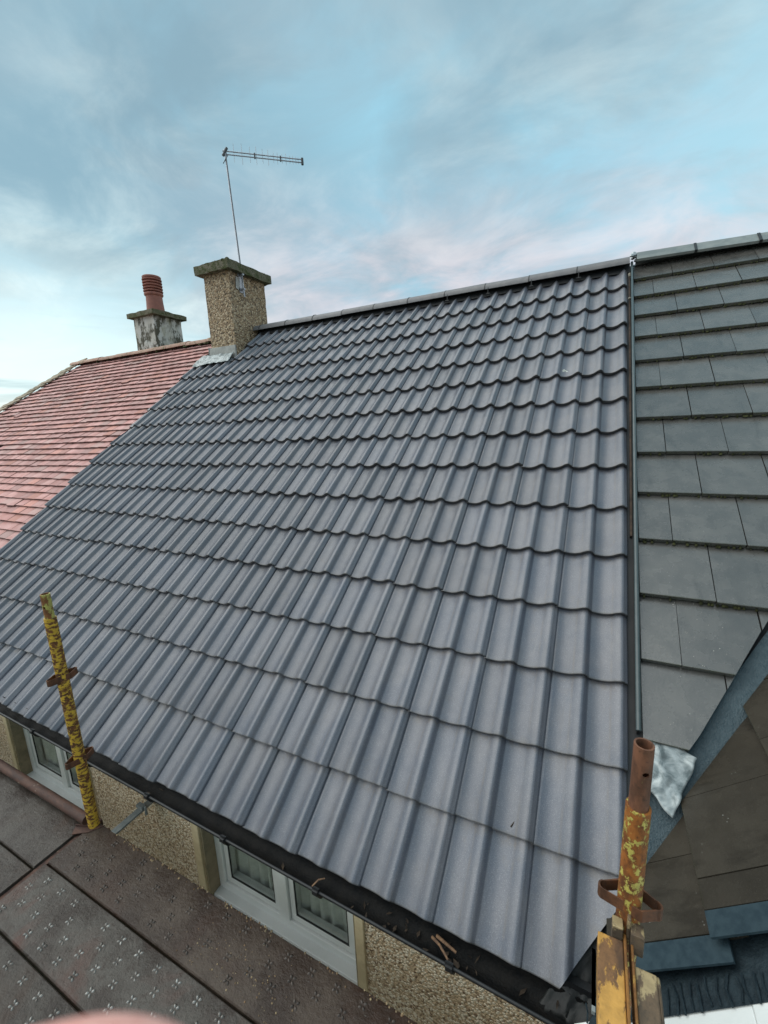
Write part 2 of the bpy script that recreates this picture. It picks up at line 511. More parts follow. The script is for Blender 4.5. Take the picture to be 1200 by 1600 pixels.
# ================================================================== geometry helpers
class MB:
    def __init__(s):
        s.v, s.f = [], []

    def add(s, vs, fs):
        o = len(s.v)
        s.v += [tuple(v) for v in vs]
        s.f += [tuple(i + o for i in f) for f in fs]
        return s

    def box(s, a, b, mtx=None):
        x0, y0, z0 = a
        x1, y1, z1 = b
        vs = [Vector(p) for p in ((x0, y0, z0), (x1, y0, z0), (x1, y1, z0), (x0, y1, z0), (x0, y0, z1), (x1, y0, z1), (x1, y1, z1), (x0, y1, z1))]
        if mtx:
            vs = [mtx @ v for v in vs]
        return s.add(vs, [(0, 3, 2, 1), (4, 5, 6, 7), (0, 1, 5, 4), (1, 2, 6, 5), (2, 3, 7, 6), (3, 0, 4, 7)])

    def tube(s, p0, p1, r, seg=14, rin=None, r1=None):
        p0, p1 = Vector(p0), Vector(p1)
        ax = (p1 - p0).normalized()
        u = ax.orthogonal().normalized()
        w_ = ax.cross(u)
        r1 = r if r1 is None else r1
        vs = []
        for p, rr in ((p0, r), (p1, r1)):
            for i in range(seg):
                a = 2 * math.pi * i / seg
                vs.append(p + (u * math.cos(a) + w_ * math.sin(a)) * rr)
        fs = [(i, (i + 1) % seg, seg + (i + 1) % seg, seg + i) for i in range(seg)]
        if rin is None:
            fs += [tuple(reversed(range(seg))), tuple(range(seg, 2 * seg))]
        else:
            for p in (p0, p1):
                for i in range(seg):
                    a = 2 * math.pi * i / seg
                    vs.append(p + (u * math.cos(a) + w_ * math.sin(a)) * rin)
            for i in range(seg):
                j = (i + 1) % seg
                fs.append((2 * seg + j, 2 * seg + i, 3 * seg + i, 3 * seg + j))
                fs.append((j, i, 2 * seg + i, 2 * seg + j))
                fs.append((seg + i, seg + j, 3 * seg + j, 3 * seg + i))
        return s.add(vs, fs)

    def path(s, pts, r, seg=8):
        for a, b in zip(pts, pts[1:]):
            s.tube(a, b, r, seg)
        return s

    def lathe(s, prof, c, seg=20):
        """prof: (radius, z) rings from the bottom up, c = centre"""
        vs, fs = [], []
        for (r, z) in prof:
            for i in range(seg):
                a = 2 * math.pi * i / seg
                vs.append((c[0] + r * math.cos(a), c[1] + r * math.sin(a), c[2] + z))
        for k in range(len(prof) - 1):
            for i in range(seg):
                j = (i + 1) % seg
                fs.append((k * seg + i, k * seg + j, (k + 1) * seg + j, (k + 1) * seg + i))
        return s.add(vs, fs)

    def prism(s, poly, z0, z1, mtx=None):
        n = len(poly)
        vs = [Vector((x, y, z0)) for x, y in poly] + [Vector((x, y, z1)) for x, y in poly]
        if mtx:
            vs = [mtx @ v for v in vs]
        fs = [tuple(reversed(range(n))), tuple(range(n, 2 * n))]
        fs += [(i, (i + 1) % n, n + (i + 1) % n, n + i) for i in range(n)]
        return s.add(vs, fs)

    def mesh(s, name, mat, smooth=None):
        me = bpy.data.meshes.new(name)
        me.from_pydata(s.v, [], s.f)
        if mat:
            me.materials.append(MAT[mat] if isinstance(mat, str) else mat)
        bm = bmesh.new()
        bm.from_mesh(me)
        bmesh.ops.recalc_face_normals(bm, faces=bm.faces)
        if smooth is not None:
            shade(bm, smooth)
        bm.to_mesh(me)
        bm.free()
        return me

    def build(s, name, mat, parent=None, smooth=None, bevel=0.0, **kw):
        o = link(name, s.mesh(name, mat, smooth), parent, **kw)
        if bevel:
            md = o.modifiers.new('bevel', 'BEVEL')
            md.width = bevel
            md.segments = 2
            md.limit_method = 'ANGLE'
            md.angle_limit = rad(40)
        return o


def shade(bm, deg):
    lim = rad(deg)
    for f in bm.faces:
        f.smooth = True
    for e in bm.edges:
        if len(e.link_faces) == 2:
            try:
                e.smooth = e.calc_face_angle() < lim
            except ValueError:
                e.smooth = True


def link(name, data, parent=None, loc=None, rot=None):
    o = bpy.data.objects.new(name, data)
    COL.objects.link(o)
    if parent:
        o.parent = parent
    if loc is not None:
        o.location = loc
    if rot is not None:
        o.rotation_euler = rot
    return o


def thing(name, label, cat, loc=(0, 0, 0), group=None):
    o = link(name, None, None, loc)
    o.empty_display_size = .1
    tag(o, label, cat, group)
    return o


def tag(o, label=None, cat=None, group=None, kind=None):
    for k, v in (('label', label), ('category', cat), ('group', group), ('kind', kind)):
        if v:
            o[k] = v
    return o


def crumple(name, poly_uv, nu, nv, amp, freq, mat, parent, mtx, seed=0, thick=.002):
    """creased sheet: bilinear patch between four corners (roof coordinates), noise along the normal"""
    a, b_, c_, d_ = [Vector(p) for p in poly_uv]
    vs, fs = [], []
    for j in range(nv + 1):
        for i in range(nu + 1):
            s_, t_ = i / nu, j / nv
            p = (a * (1 - s_) + b_ * s_) * (1 - t_) + (d_ * (1 - s_) + c_ * s_) * t_
            q = p * freq + Vector((seed * 3.1, seed, 0))
            h = mnoise.noise(q) * .6 + abs(mnoise.noise(q * 2.3)) * .7
            e = .012 * mnoise.noise(q * 1.7 + Vector((9, 3, 1)))
            vs.append(p + Vector((e, e * .6, h * amp)))
    for j in range(nv):
        for i in range(nu):
            k = j * (nu + 1) + i
            fs.append((k, k + 1, k + nu + 2, k + nu + 1))
    mb = MB()
    mb.v, mb.f = [tuple(mtx @ v) for v in vs], fs
    o = mb.build(name, mat, parent, smooth=50)
    sm = o.modifiers.new('thickness', 'SOLIDIFY')
    sm.thickness = thick
    return o


# roof frame: x along the eaves, v up the slope, n out of the roof
A = 0.6731
GA = 0.3293
ROOF = Matrix.Rotation(A, 4, 'X')
CA, SA = math.cos(A), math.sin(A)
RIDGE_V = 15.45 * GA
RY, RZ = RIDGE_V * CA, RIDGE_V * SA


def rp(x, v, n=0.0):
    return ROOF @ Vector((x, v, n))


def clip_mesh(me, planes, name):
    """cut a tile mesh by planes ((px,py),(nx,ny)) in its own x/y; the side the normal points to goes"""
    bm = bmesh.new()
    bm.from_mesh(me)
    for (px, py), (nx, ny) in planes:
        g_ = bm.verts[:] + bm.edges[:] + bm.faces[:]
        res = bmesh.ops.bisect_plane(bm, geom=g_, plane_co=(px, py, 0), plane_no=(nx, ny, 0), clear_outer=True, dist=1e-5)
        ed = [e for e in res['geom_cut'] if isinstance(e, bmesh.types.BMEdge)]
        if ed:
            try:
                bmesh.ops.edgeloop_fill(bm, edges=ed)
            except Exception:
                pass
        if not bm.faces:
            bm.free()
            return None
    bmesh.ops.recalc_face_normals(bm, faces=bm.faces)
    shade(bm, 38)
    m2 = bpy.data.meshes.new(name)
    bm.to_mesh(m2)
    bm.free()
    for m in me.materials:
        m2.materials.append(m)
    return m2


# ================================================================== ground
gmb = MB()
gmb.add([(-900, -900, -2.75), (900, -900, -2.75), (900, 900, -2.75), (-900, 900, -2.75)], [(0, 1, 2, 3)])
tag(gmb.build('ground', 'ground'), kind='structure')

# ================================================================== the re-roofed house
house = thing('terraced_house', 'house with the new dark grey double-roll tiled roof and tan roughcast wall', 'house', (-2.7, .12, -2.75))
HOFF = -Vector((-2.7, .12, -2.75))


def hp(mb, name, mat, parent=None, **kw):
    """build a mesh given in world coordinates as a part of the house"""
    o = mb.build(name, mat, parent or house, **kw)
    if parent is None or parent is house:
        o.location = HOFF
    return o


# ---- walls with window openings
WY = .12
WX0, WX1 = -5.36, -.04
wins = [(-3.925, -2.955), (-1.925, -.970)]
ZB, ZT = -.80, .02
m_ = MB()
xs = [WX0] + [x for w_ in wins for x in w_] + [WX1]
for i in range(0, len(xs), 2):
    if i == len(xs) - 2:
        m_.box((-.2495, WY, -2.75), (xs[i + 1], WY + .28, -.12))
    m_.box((xs[i], WY, -2.75), (xs[i + 1] if i < len(xs) - 2 else -.25, WY + .28, ZT))
for a_, b_ in wins:
    m_.box((a_, WY, -2.75), (b_, WY + .28, ZB - .02))
hp(m_, 'wall', 'roughcast')
m_ = MB()
m_.box((WX0, WY + .28, -2.75), (WX0 + .25, 2 * RY - .3, .1))
m_.box((WX1 - .25, WY + .28, -2.75), (WX1, 2 * RY - .3, .1))
m_.box((WX0 + .25, 2 * RY - .55, -2.75), (WX1 - .25, 2 * RY - .3, .1))
for xx in (WX0, WX1 - .25):
    m_.add([(xx, .45, .1), (xx, 2 * RY - .45, .1), (xx, RY, RZ - .28), (xx + .25, .45, .1), (xx + .25, 2 * RY - .45, .1), (xx + .25, RY, RZ - .28)],
           [(0, 1, 2), (3, 5, 4), (0, 3, 4, 1), (1, 4, 5, 2), (2, 5, 3, 0)])
hp(m_, 'rear_and_side_walls', 'roughcast')

# ---- windows
def make_window(x0, x1):
    root = MB()
    root.box((x0 + .012, WY + .066, ZT - .06), (x1 - .012, WY + .134, ZT))
    wo = hp(root, 'window', 'upvc')
    # painted margins standing a little proud of the roughcast
    MB().box((x0 - .055, WY - .012, -1.05), (x0 - .001, WY + .03, ZT - .01)).build('margin', 'margin', wo, bevel=.004)
    MB().box((x1 + .001, WY - .012, -1.05), (x1 + .045, WY + .03, ZT - .01)).build('margin', 'margin', wo, bevel=.004)
    MB().box((x0 - .0005, WY + .0005, ZB), (x0 + .012, WY + .27, ZT)).build('reveal', 'reveal', wo)
    MB().box((x1 - .012, WY + .0005, ZB), (x1 + .0005, WY + .27, ZT)).build('reveal', 'reveal', wo)
    FY = WY + .065
    fx0, fx1 = x0 + .012, x1 - .012
    fr = MB()
    fr.box((fx0, FY, ZB), (fx1, FY + .07, ZB + .052))
    fr.box((fx0, FY, ZB + .052), (fx0 + .05, FY + .07, ZT))
    fr.box((fx1 - .05, FY, ZB + .052), (fx1, FY + .07, ZT))
    xm = (x0 + x1) / 2
    fr.box((xm - .032, FY - .002, ZB + .052), (xm + .032, FY + .068, ZT))
    # sill board nose
    fr.box((fx0 - .004, FY - .045, ZB - .018), (fx1 + .004, FY + .03, ZB + .006))
    fr.build('window_frame', 'upvc', wo, bevel=.004)
    for a, b in ((fx0 + .05, xm - .032), (xm + .032, fx1 - .05)):
        sh = MB()
        sh.box((a + .004, FY + .012, ZB + .056), (b - .004, FY + .06, ZB + .092))
        sh.box((a + .004, FY + .012, ZB + .092), (a + .036, FY + .06, ZT - .005))
        sh.box((b - .036, FY + .012, ZB + .092), (b - .004, FY + .06, ZT - .005))
        sh.build('sash', 'upvc', wo, bevel=.003)
        ga = MB()
        ga.box((a + .034, FY + .013, ZB + .090), (b - .034, FY + .022, ZB + .097))
        ga.box((a + .034, FY + .013, ZB + .097), (a + .041, FY + .022, ZT - .006))
        ga.box((b - .041, FY + .013, ZB + .097), (b - .034, FY + .022, ZT - .006))
        ga.build('gasket', 'seal', wo)
        gp = MB()
        gp.box((a + .036, FY + .016, ZB + .092), (b - .036, FY + .0205, ZT - .006))
        gp.build('pane', 'glass', wo)
    cu = MB()
    n = 90
    for i in range(n + 1):
        x = fx0 + (fx1 - fx0) * i / n
        y = FY + .072 + .011 * math.sin(i * .95 + .8 * math.sin(i * .21)) + .005 * math.sin(i * 2.3)
        dz = .02 * math.sin(i * .95 + 1)
        cu.v += [(x, y, ZB + .012), (x, y, ZT + .015)]
    cu.f = [(2 * i, 2 * i + 2, 2 * i + 3, 2 * i + 1) for i in range(n)]
    cu.build('net_curtain', 'curtain', wo, smooth=80)
    rm = MB()
    rm.box((fx0 - .1, FY + .40, ZB - .25), (fx1 + .1, FY + .42, ZT + .3))
    rm.box((fx0 - .1, FY + .075, ZB - .04), (fx1 + .1, FY + .40, ZB + .01))
    rm.build('window_board', 'room', wo)
    si = MB()
    si.box((x0 - .10, WY - .045, ZB - .13), (x0 + (x1 - x0) * .48 - .002, WY + .09, ZB - .02))
    si.box((x0 + (x1 - x0) * .48 + .002, WY - .045, ZB - .13), (x1 + .10, WY + .09, ZB - .0215))
    si.build('window_sill', 'sill', wo, bevel=.006)
    return wo


for a_, b_ in wins:
    make_window(a_, b_)

# ---- main roof: sheet of underlay, then every tile a piece of its own
u_ = MB()
u_.add([rp(-5.36, .10, -.105), rp(.020, .40, -.105), rp(.055, RIDGE_V, -.105), rp(-5.36, RIDGE_V, -.105)], [(0, 1, 2, 3)])
back = [Vector((x, 2 * RY - p.y, p.z)) for x, p in ((-5.36, rp(0, .03, -.02)), (.055, rp(0, .03, -.02)), (.055, rp(0, RIDGE_V - .02, -.02)), (-5.36, rp(0, RIDGE_V - .02, -.02)))]
u_.add(back, [(0, 1, 2, 3)])
roof = hp(u_, 'roof', 'underlay')

PROFILE = [(t_, h_ * 1.2) for t_, h_ in [(0, .0022), (.06, .0), (.14, -.0022), (.24, -.0030), (.34, -.0018), (.43, .0016), (.51, .0060), (.58, .0116), (.64, .0174), (.70, .0224), (.75, .0256), (.80, .0270), (.845, .0262), (.885, .0225), (.92, .0160), (.95, .0092), (.975, .0042), (.99, .0026)]]
T_TILE, L_TILE, LIFT = .021, .415, .029


def roll_tile_mesh():
    xs_, hs_ = [-.012], [-.0035]
    for k in range(2):
        for t_, h_ in PROFILE:
            xs_.append(min((k + t_) * .15, .2968))
            hs_.append(h_ if not (k == 1 and t_ > .93) else h_ + .0065)
    xs_.append(.2972)
    hs_.append(.0085)
    n = len(xs_)
    vs_ = []
    for yy, dn in ((0.0, 0.0), (.004, .0018), (L_TILE, -LIFT * L_TILE / GA)):
        for x, h_ in zip(xs_, hs_):
            nose = -.0022 if yy == 0 else 0
            vs_.append((x, yy, h_ - .032 + (nose if yy == 0 else -LIFT * yy / GA)))
    for yy in (0.0015, L_TILE):
        for x, h_ in zip(xs_, hs_):
            vs_.append((x, yy, h_ - .032 - T_TILE - (LIFT * yy / GA if yy else 0)))
    fs_ = []
    def strip(a, b):
        for i in range(n - 1):
            fs_.append((a * n + i, a * n + i + 1, b * n + i + 1, b * n + i))
    strip(0, 1); strip(1, 2); strip(2, 4); strip(4, 3); strip(3, 0)
    fs_.append(tuple(k * n for k in (0, 1, 2, 4, 3)))
    fs_.append(tuple(k * n + n - 1 for k in (3, 4, 2, 1, 0)))
    mb = MB()
    mb.v, mb.f = vs_, fs_
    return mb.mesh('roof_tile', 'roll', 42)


TILE = roll_tile_mesh()
XR = .033
# left verge drifts in towards the chimney; the valley cuts the bottom right corner
def verge_x(v):
    return -5.435 + .034 * (v - 1.0)

VP, VN = Vector((-.155, 0)), Vector((.185, .23 / CA)).normalized()
VN = Vector((VN.y, -VN.x))            # points to the valley side (right, down)
random.seed(11)
for c in range(15 + 1):
    for k in range(19):
        x0 = XR - .30 * (k + 1)
        v0 = c * GA
        if c == 15:
            continue
        planes = []
        vx = verge_x(v0)
        if x0 + .29 < vx:
            continue
        if x0 < vx:
            planes.append(((vx - x0, 0), (-1, .034)))
        if c >= 13 and x0 < -4.55:
            lim = -4.565 if c >= 14 else -4.60
            if x0 + .28 < lim:
                continue
            planes.append(((lim - x0, 0), (-1, .0)))
        if c == 14 or c == 13:
            planes.append(((0, RIDGE_V - .02 - v0), (0, 1)))
        corner = Vector((x0 + .30, v0))
        if c <= 2 and (corner - VP).dot(VN) > -.01:
            q = VP - Vector((x0, v0))
            planes.append(((q.x, q.y), (VN.x, VN.y)))
        me = TILE if not planes else clip_mesh(TILE, planes, 'roof_tile')
        if me is None:
            continue
        jx, jy, jn = random.uniform(-.0016, .0016), random.uniform(-.0045, .0045), random.uniform(-.0010, .0022)
        o = link('roof_tile', me, roof)
        o.matrix_local = ROOF @ Matrix.Translation((x0 + jx, v0 + jy, jn)) @ Matrix.Rotation(random.uniform(-.006, .006), 4, 'Z') @ Matrix.Rotation(random.uniform(-.004, .006), 4, 'X') @ Matrix.Rotation(random.uniform(-.005, .005), 4, 'Y')


# ---- ridge tiles
def half_round(length, r, thick, seg=14, squash=1.0):
    mb = MB()
    prof = []
    for i in range(seg + 1):
        a = math.pi * i / seg
        prof.append((-math.cos(a) * r, math.sin(a) * r * squash))
    for i in range(seg, -1, -1):
        a = math.pi * i / seg
        prof.append((-math.cos(a) * (r - thick), math.sin(a) * (r - thick) * squash))
    n = len(prof)
    for x in (0, length):
        mb.v += [(x, y, z) for y, z in prof]
    mb.f = [(i, (i + 1) % n, n + (i + 1) % n, n + i) for i in range(n)]
    h = n // 2
    for i in range(h - 1):
        mb.f.append((i, i + 1, n - 2 - i, n - 1 - i))
        mb.f.append((n + i + 1, n + i, n + n - 1 - i, n + n - 2 - i))
    return mb


RIDGE = half_round(.447, .112, .018, 14, .74).mesh('ridge_tile', 'ridge', 45)
UNION = half_round(.010, .115, .02, 14, .75).mesh('ridge_union', 'black_plastic', 45)
for i in range(11):
    x = .052 - .4535 * (i + 1)
    if i == 10:
        me = half_round(.30, .112, .018, 14, .74).mesh('ridge_tile', 'ridge', 45)
        x += .153
    else:
        me = RIDGE
    o = link('ridge_tile', me, roof)
    o.location = (x, RY - .005, RZ - .067 + random.uniform(-.003, .003))
    o.rotation_euler = (0, random.uniform(-.005, .005), random.uniform(-.004, .004))
    if i < 10:
        o = link('ridge_union', UNION, roof)
        o.location = (x - .0095, RY - .005, RZ - .067)
rr_ = MB()
rr_.add([rp(-4.55, RIDGE_V - .16, -.045), rp(.05, RIDGE_V - .16, -.045), rp(.05, RIDGE_V - .02, .0), rp(-4.55, RIDGE_V - .02, .0)], [(0, 1, 2, 3)])
rr_.build('ridge_roll', 'black_plastic', roof)
cl = MB()
for x in (-.388, -.83, -1.275, -1.729):
    p = rp(x, RIDGE_V - .175, -.012)
    cl.tube(p + Vector((-.02, 0, 0)), p + Vector((.02, 0, 0)), .007, 8)
    cl.tube(p, rp(x, RIDGE_V - .12, .03), .004, 8)
cl.build('ridge_clip', 'black_plastic', roof, smooth=50)

# ---- bonding gutter between the two roofs
bg_ = MB()
bg_.add([rp(.028, .55, -.060), rp(.092, .55, -.060), rp(.092, RIDGE_V, -.060), rp(.028, RIDGE_V, -.060)], [(0, 1, 2, 3)])
bond = hp(bg_, 'bonding_gutter', 'black_plastic')
t_ = MB()
t_.tube(rp(.0665, .815, -.010), rp(.0665, RIDGE_V - .05, -.006), .0105, 14)
t_.build('upstand_roll', 'dark_trim', bond, smooth=50)
t_ = MB()
t_.box((.0625, .815, -.058), (.0705, RIDGE_V - .05, -.012), ROOF)
t_.build('upstand_web', 'black_plastic', bond)
t_ = MB()
t_.box((.043, 1.80, -.058), (.053, 4.86, -.044), ROOF)
t_.build('timber_edge', 'timber', bond)
for v, s_ in ((4.83, .010), (4.37, .009), (4.80, .007)):
    t_ = MB()
    p = rp(.047, v, -.022)
    for k in range(3):
        q = p + Vector((random.uniform(-.004, .004), random.uniform(-.01, .01), random.uniform(-.004, .004)))
        t_.lathe([(0, -s_), (s_ * .8, -s_ * .5), (s_, 0), (s_ * .7, s_ * .6), (0, s_)], q, 8)
    t_.build('mortar_dab', 'mortar', bond, smooth=80)

# ---- chimney at the end of the ridge
CX0, CX1, CY0, CY1 = -5.055, -4.60, 3.50, 4.185


def rough_box(x0, y0, z0, x1, y1, z1, step, amp, seed, freq=9):
    """box with subdivided, slightly uneven faces"""
    bm = bmesh.new()
    bmesh.ops.create_cube(bm, size=1)
    for v in bm.verts:
        v.co = Vector((x0 + (v.co.x + .5) * (x1 - x0), y0 + (v.co.y + .5) * (y1 - y0), z0 + (v.co.z + .5) * (z1 - z0)))
    for ax, ln in ((0, x1 - x0), (1, y1 - y0), (2, z1 - z0)):
        n = max(1, int(ln / step))
        lo = (x0, y0, z0)[ax]
        for i in range(1, n):
            pc = [0, 0, 0]
            pn = [0, 0, 0]
            pc[ax] = lo + ln * i / n
            pn[ax] = 1
            bmesh.ops.bisect_plane(bm, geom=bm.verts[:] + bm.edges[:] + bm.faces[:], plane_co=pc, plane_no=pn)
    for v in bm.verts:
        q = v.co * freq + Vector((seed, seed * 2, 0))
        d = Vector((mnoise.noise(q), mnoise.noise(q + Vector((7, 0, 0))), mnoise.noise(q + Vector((0, 7, 0)))))
        v.co += d * amp
    shade(bm, 45)
    return bm


def bm_obj(bm, name, mat, parent=None):
    me = bpy.data.meshes.new(name)
    bm.to_mesh(me)
    bm.free()
    me.materials.append(MAT[mat])
    return link(name, me, parent)


chim = bm_obj(rough_box(CX0, CY0, 2.45, CX1, CY1, 3.80, .05, .006, 3, 14), 'chimney', 'roughcast2', house)
chim.location = HOFF
bm_obj(rough_box(CX0 - .085, CY0 - .075, 3.795, CX1 + .075, CY1 + .08, 3.905, .04, .012, 5, 12), 'chimney_cap', 'cap', chim)
ms = MB()
random.seed(5)
for i in range(46):
    x, y = random.uniform(CX0 - .07, CX1 + .06), random.uniform(CY0 - .06, CY1)
    if random.random() < .5:
        x, y = CX1 - .15 + random.uniform(-.16, .16), CY0 - .02 + random.uniform(-.04, .14)
    r = random.uniform(.012, .038)
    ms.lathe([(r, -.006), (r * .85, r * .35), (r * .4, r * .7), (0, r * .8)], (x, y, 3.900), 7)
mo = ms.build('moss', 'moss', chim, smooth=80)
mo['kind'] = 'stuff'
sk = MB()
sk.box((CX0 - .02, CY0 - .028, 2.70), (CX1 + .01, CY0 - .004, 2.862))
sk.box((CX0 - .030, CY0 - .036, 2.72), (CX0 - .022, CY0 + .3, 2.875))
sk.build('flashing_skirt', 'skirt', chim, bevel=.004)
crumple('lead_apron', [(-5.25, 4.20, -.008), (-4.60, 4.25, -.012), (-4.60, 4.43, .004), (-5.22, 4.43, .004)], 46, 14, .026, 11, 'lead', chim, ROOF, 2)
sc_ = MB()
sc_.prism([(3.60, 3.52), (3.67, 3.50), (3.685, 3.66), (3.62, 3.67)], 0, .004, Matrix(((0, 0, 1, CX1 + .008), (1, 0, 0, 0), (0, 1, 0, .08), (0, 0, 0, 1))))
sc_.build('cement_patch', 'skirt', chim)

# ---- gutter along the eaves
GX0, GX1 = -5.45, -.02
def gz(x):
    return -.014 - .022 * (max(x, -3.4) + 3.0)


gm = MB()
segs, gr_ = 12, .050
for xx in (-3.4, GX1):
    for rr2 in (gr_, gr_ - .003):
        for i in range(segs + 1):
            a = math.pi * i / segs
            gm.v.append((xx, .004 - math.cos(a) * rr2, gz(xx) - math.sin(a) * rr2))
n_ = segs + 1
for i in range(segs):
    gm.f.append((i, i + 1, 2 * n_ + i + 1, 2 * n_ + i))
    gm.f.append((n_ + i + 1, n_ + i, 3 * n_ + i, 3 * n_ + i + 1))
for i in (0, segs):
    gm.f.append((i, n_ + i, 3 * n_ + i, 2 * n_ + i))
o_ = len(gm.v)
gm.v += [(GX0 if v[0] == -3.4 else -3.4, v[1], v[2] if v[0] == -3.4 else gm.v[i - 2 * n_][2]) for i, v in enumerate(list(gm.v))]
gm.f += [tuple(i + o_ for i in f_) for f_ in list(gm.f)]
gutter = hp(gm, 'gutter', 'gutter', smooth=50)
lp = MB()
lp.tube((-3.4, .004 - gr_, gz(-3.4)), (GX0, .004 - gr_, gz(GX0)), .0055, 10)
lp.tube((-3.4, .004 - gr_, gz(-3.4)), (GX1, .004 - gr_, gz(GX1)), .0055, 10)
lp.build('gutter_lip', 'black_plastic', gutter, smooth=60)
def bracket_mesh():
    b = MB()
    pts_o, pts_i = [], []
    for i in range(13):
        a = -.35 + (math.pi + .35) * i / 12
        pts_o.append((-math.cos(a) * .058, -math.sin(a) * .058))
        pts_i.append((-math.cos(a) * .0525, -math.sin(a) * .0525))
    poly = pts_o + pts_i[::-1]
    n = len(poly)
    for x in (-.014, .014):
        b.v += [(x, y, z) for y, z in poly]
    b.f = [(i, (i + 1) % n, n + (i + 1) % n, n + i) for i in range(n)]
    for i in range(12):
        b.f.append((i, i + 1, n - 2 - i, n - 1 - i))
        b.f.append((n + i + 1, n + i, 2 * n - 1 - i, 2 * n - 2 - i))
    b.box((-.014, .052, -.06), (.014, .116, -.03))
    b.box((-.012, -.063, -.006), (.012, -.044, .012))
    return b.mesh('gutter_bracket', 'black_plastic', 45)


BR = bracket_mesh()
for x in (-4.60, -4.10, -3.60, -3.10, -2.56, -2.04, -1.525, -1.03, -.49):
    link('gutter_bracket', BR, gutter, (x, .004, gz(x)))
fb = MB()
fb.box((-5.40, .062, -.16), (-.06, .085, -.045))
hp(fb, 'eaves_board', 'black_plastic')
sf = MB()
sf.box((-5.40, .0851, -.075), (-.06, .1195, -.06))
hp(sf, 'soffit', 'black_plastic')

# debris in the gutter
random.seed(21)
li = MB()
for i in range(28):
    x = random.choice((random.uniform(-1.3, -.1), random.uniform(-.75, -.3), random.uniform(-2.4, -.1)))
    y = random.uniform(-.030, .030)
    z = gz(x) - .044 + abs(y) * .55 + random.uniform(0, .010)
    mtx = Matrix.Translation((x, y, z)) @ Matrix.Rotation(random.uniform(0, 6.3), 4, 'Z') @ Matrix.Rotation(random.uniform(-.6, .6), 4, 'X')
    a, b = random.uniform(.006, .020), random.uniform(.003, .009)
    li.add([mtx @ Vector(p) for p in ((-a, 0, 0), (0, b, .002), (a, 0, .001), (0, -b, .002))], [(0, 1, 2, 3)])
lo_ = li.build('leaf_litter', 'litter')
tag(lo_, 'dark leaf litter lying in the black gutter', 'leaf litter', kind='stuff')


def twig(pts, r, label, mat='twig', group=None):
    mb = MB()
    for i, (a, b) in enumerate(zip(pts, pts[1:])):
        mb.tube(a, b, r * (1 - .15 * i), 7, r1=r * (.85 - .15 * i))
    tag(mb.build('twig', mat, None, smooth=60), label, 'twig', group)


twig([(-.575, .018, -.085), (-.540, .000, -.075), (-.500, -.030, -.072)], .0052, 'brown split twig crossing the gutter near its right end')
twig([(-.560, .026, -.082), (-.525, .014, -.074), (-.482, .004, -.076)], .0062, 'thick orange-brown twig tucked under the eaves tiles')
twig([(-1.052, -.042, -.052), (-1.038, -.018, -.040), (-1.022, .002, -.048)], .0035, 'thin pale twig standing across the gutter above the window')
st_ = MB()
st_.box((-.645, -.032, -.098), (-.598, -.027, -.095), None)
tag(st_.build('plastic_strip', 'straw'), 'small white strip lying in the gutter debris', 'plastic strip')
q = rp(-.345, .375, -.036)
twig([q + Vector((-.012, -.014, -.006)), q + Vector((.0, .004, .006)), q + Vector((.012, .022, .020))], .0028, 'small dark twig lying on a tile near the eaves', 'litter')
dr = MB()
random.seed(3)
for i in range(7):
    p = rp(-.392 + random.uniform(-.02, .02), 3.375 + random.uniform(-.03, .02), -.042)
    r = random.uniform(.004, .012)
    dr.lathe([(r, -.003), (r * .7, .004), (0, .006)], p, 7)
tag(dr.build('bird_dropping', 'dropping'), 'white bird dropping on a tile high on the grey roof', 'bird dropping')

# ================================================================== TV antenna
ant = thing('tv_antenna', 'log-periodic television antenna on a thin mast fixed to the chimney', 'antenna', (CX1 + .03, 3.70, 3.5))
AO = -Vector((CX1 + .03, 3.70, 3.5))
MT = Vector((-4.585, 3.645, 5.235))


def ap(mb, name, mat, **kw):
    o = mb.build(name, mat, ant, **kw)
    o.location = AO
    return o


m_ = MB()
m_.tube((CX1 + .055, 3.70, 3.50), MT, .0115, 12)
ap(m_, 'mast', 'alu', smooth=50)
m_ = MB()
for z in (3.60, 3.78):
    m_.box((CX1 - .002, 3.655, z - .018), (CX1 + .012, 3.745, z + .018))
    m_.box((CX1 + .012, 3.685, z - .012), (CX1 + .072, 3.715, z + .012))
m_.box((CX1 + .001, 3.672, 3.56), (CX1 + .008, 3.728, 3.82))
ap(m_, 'wall_bracket', 'alu', bevel=.002)
bd = Vector((.749, .621, -.012)).normalized()
bl = .985
m_ = MB()
s0 = MT - bd * .03 + Vector((0, 0, -.02))
for dz in (.0, -.036):
    m_.tube(s0 + Vector((0, 0, dz)), s0 + bd * (bl + .03) + Vector((0, 0, dz)), .0068, 8)
ap(m_, 'boom', 'alu', smooth=50)
m_ = MB()
for f_ in (.04, .40, .73):
    p = s0 + bd * bl * f_
    m_.tube(p + Vector((0, 0, -.05)), p + Vector((0, 0, .014)), .010, 8)
m_.tube(s0 + bd * (bl + .015) + Vector((0, 0, -.06)), s0 + bd * (bl + .015) + Vector((0, 0, .016)), .017, 8)
m_.tube(MT + Vector((-.02, -.02, -.075)), MT + Vector((.02, .02, .02)), .016, 8)
ap(m_, 'insulator', 'aludark', smooth=50)
els = [(.14, .115, .10), (.24, .13, .12), (.34, .10, .08), (.42, .11, .10), (.50, .085, .07), (.57, .085, .09), (.64, .055, .05), (.69, .06, .065), (.75, .045, .04), (.80, .06, .06), (.85, .035, .03), (.89, .04, .035), (.93, .03, .03), (.96, .025, .025)]
for f_, u, d_ in els:
    p = s0 + bd * bl * f_
    m_ = MB()
    m_.tube(p + Vector((0, 0, -.036 - d_ * .8)), p + Vector((0, 0, u * .8)), .0026, 6)
    ap(m_, 'element', 'alu')
m_ = MB()
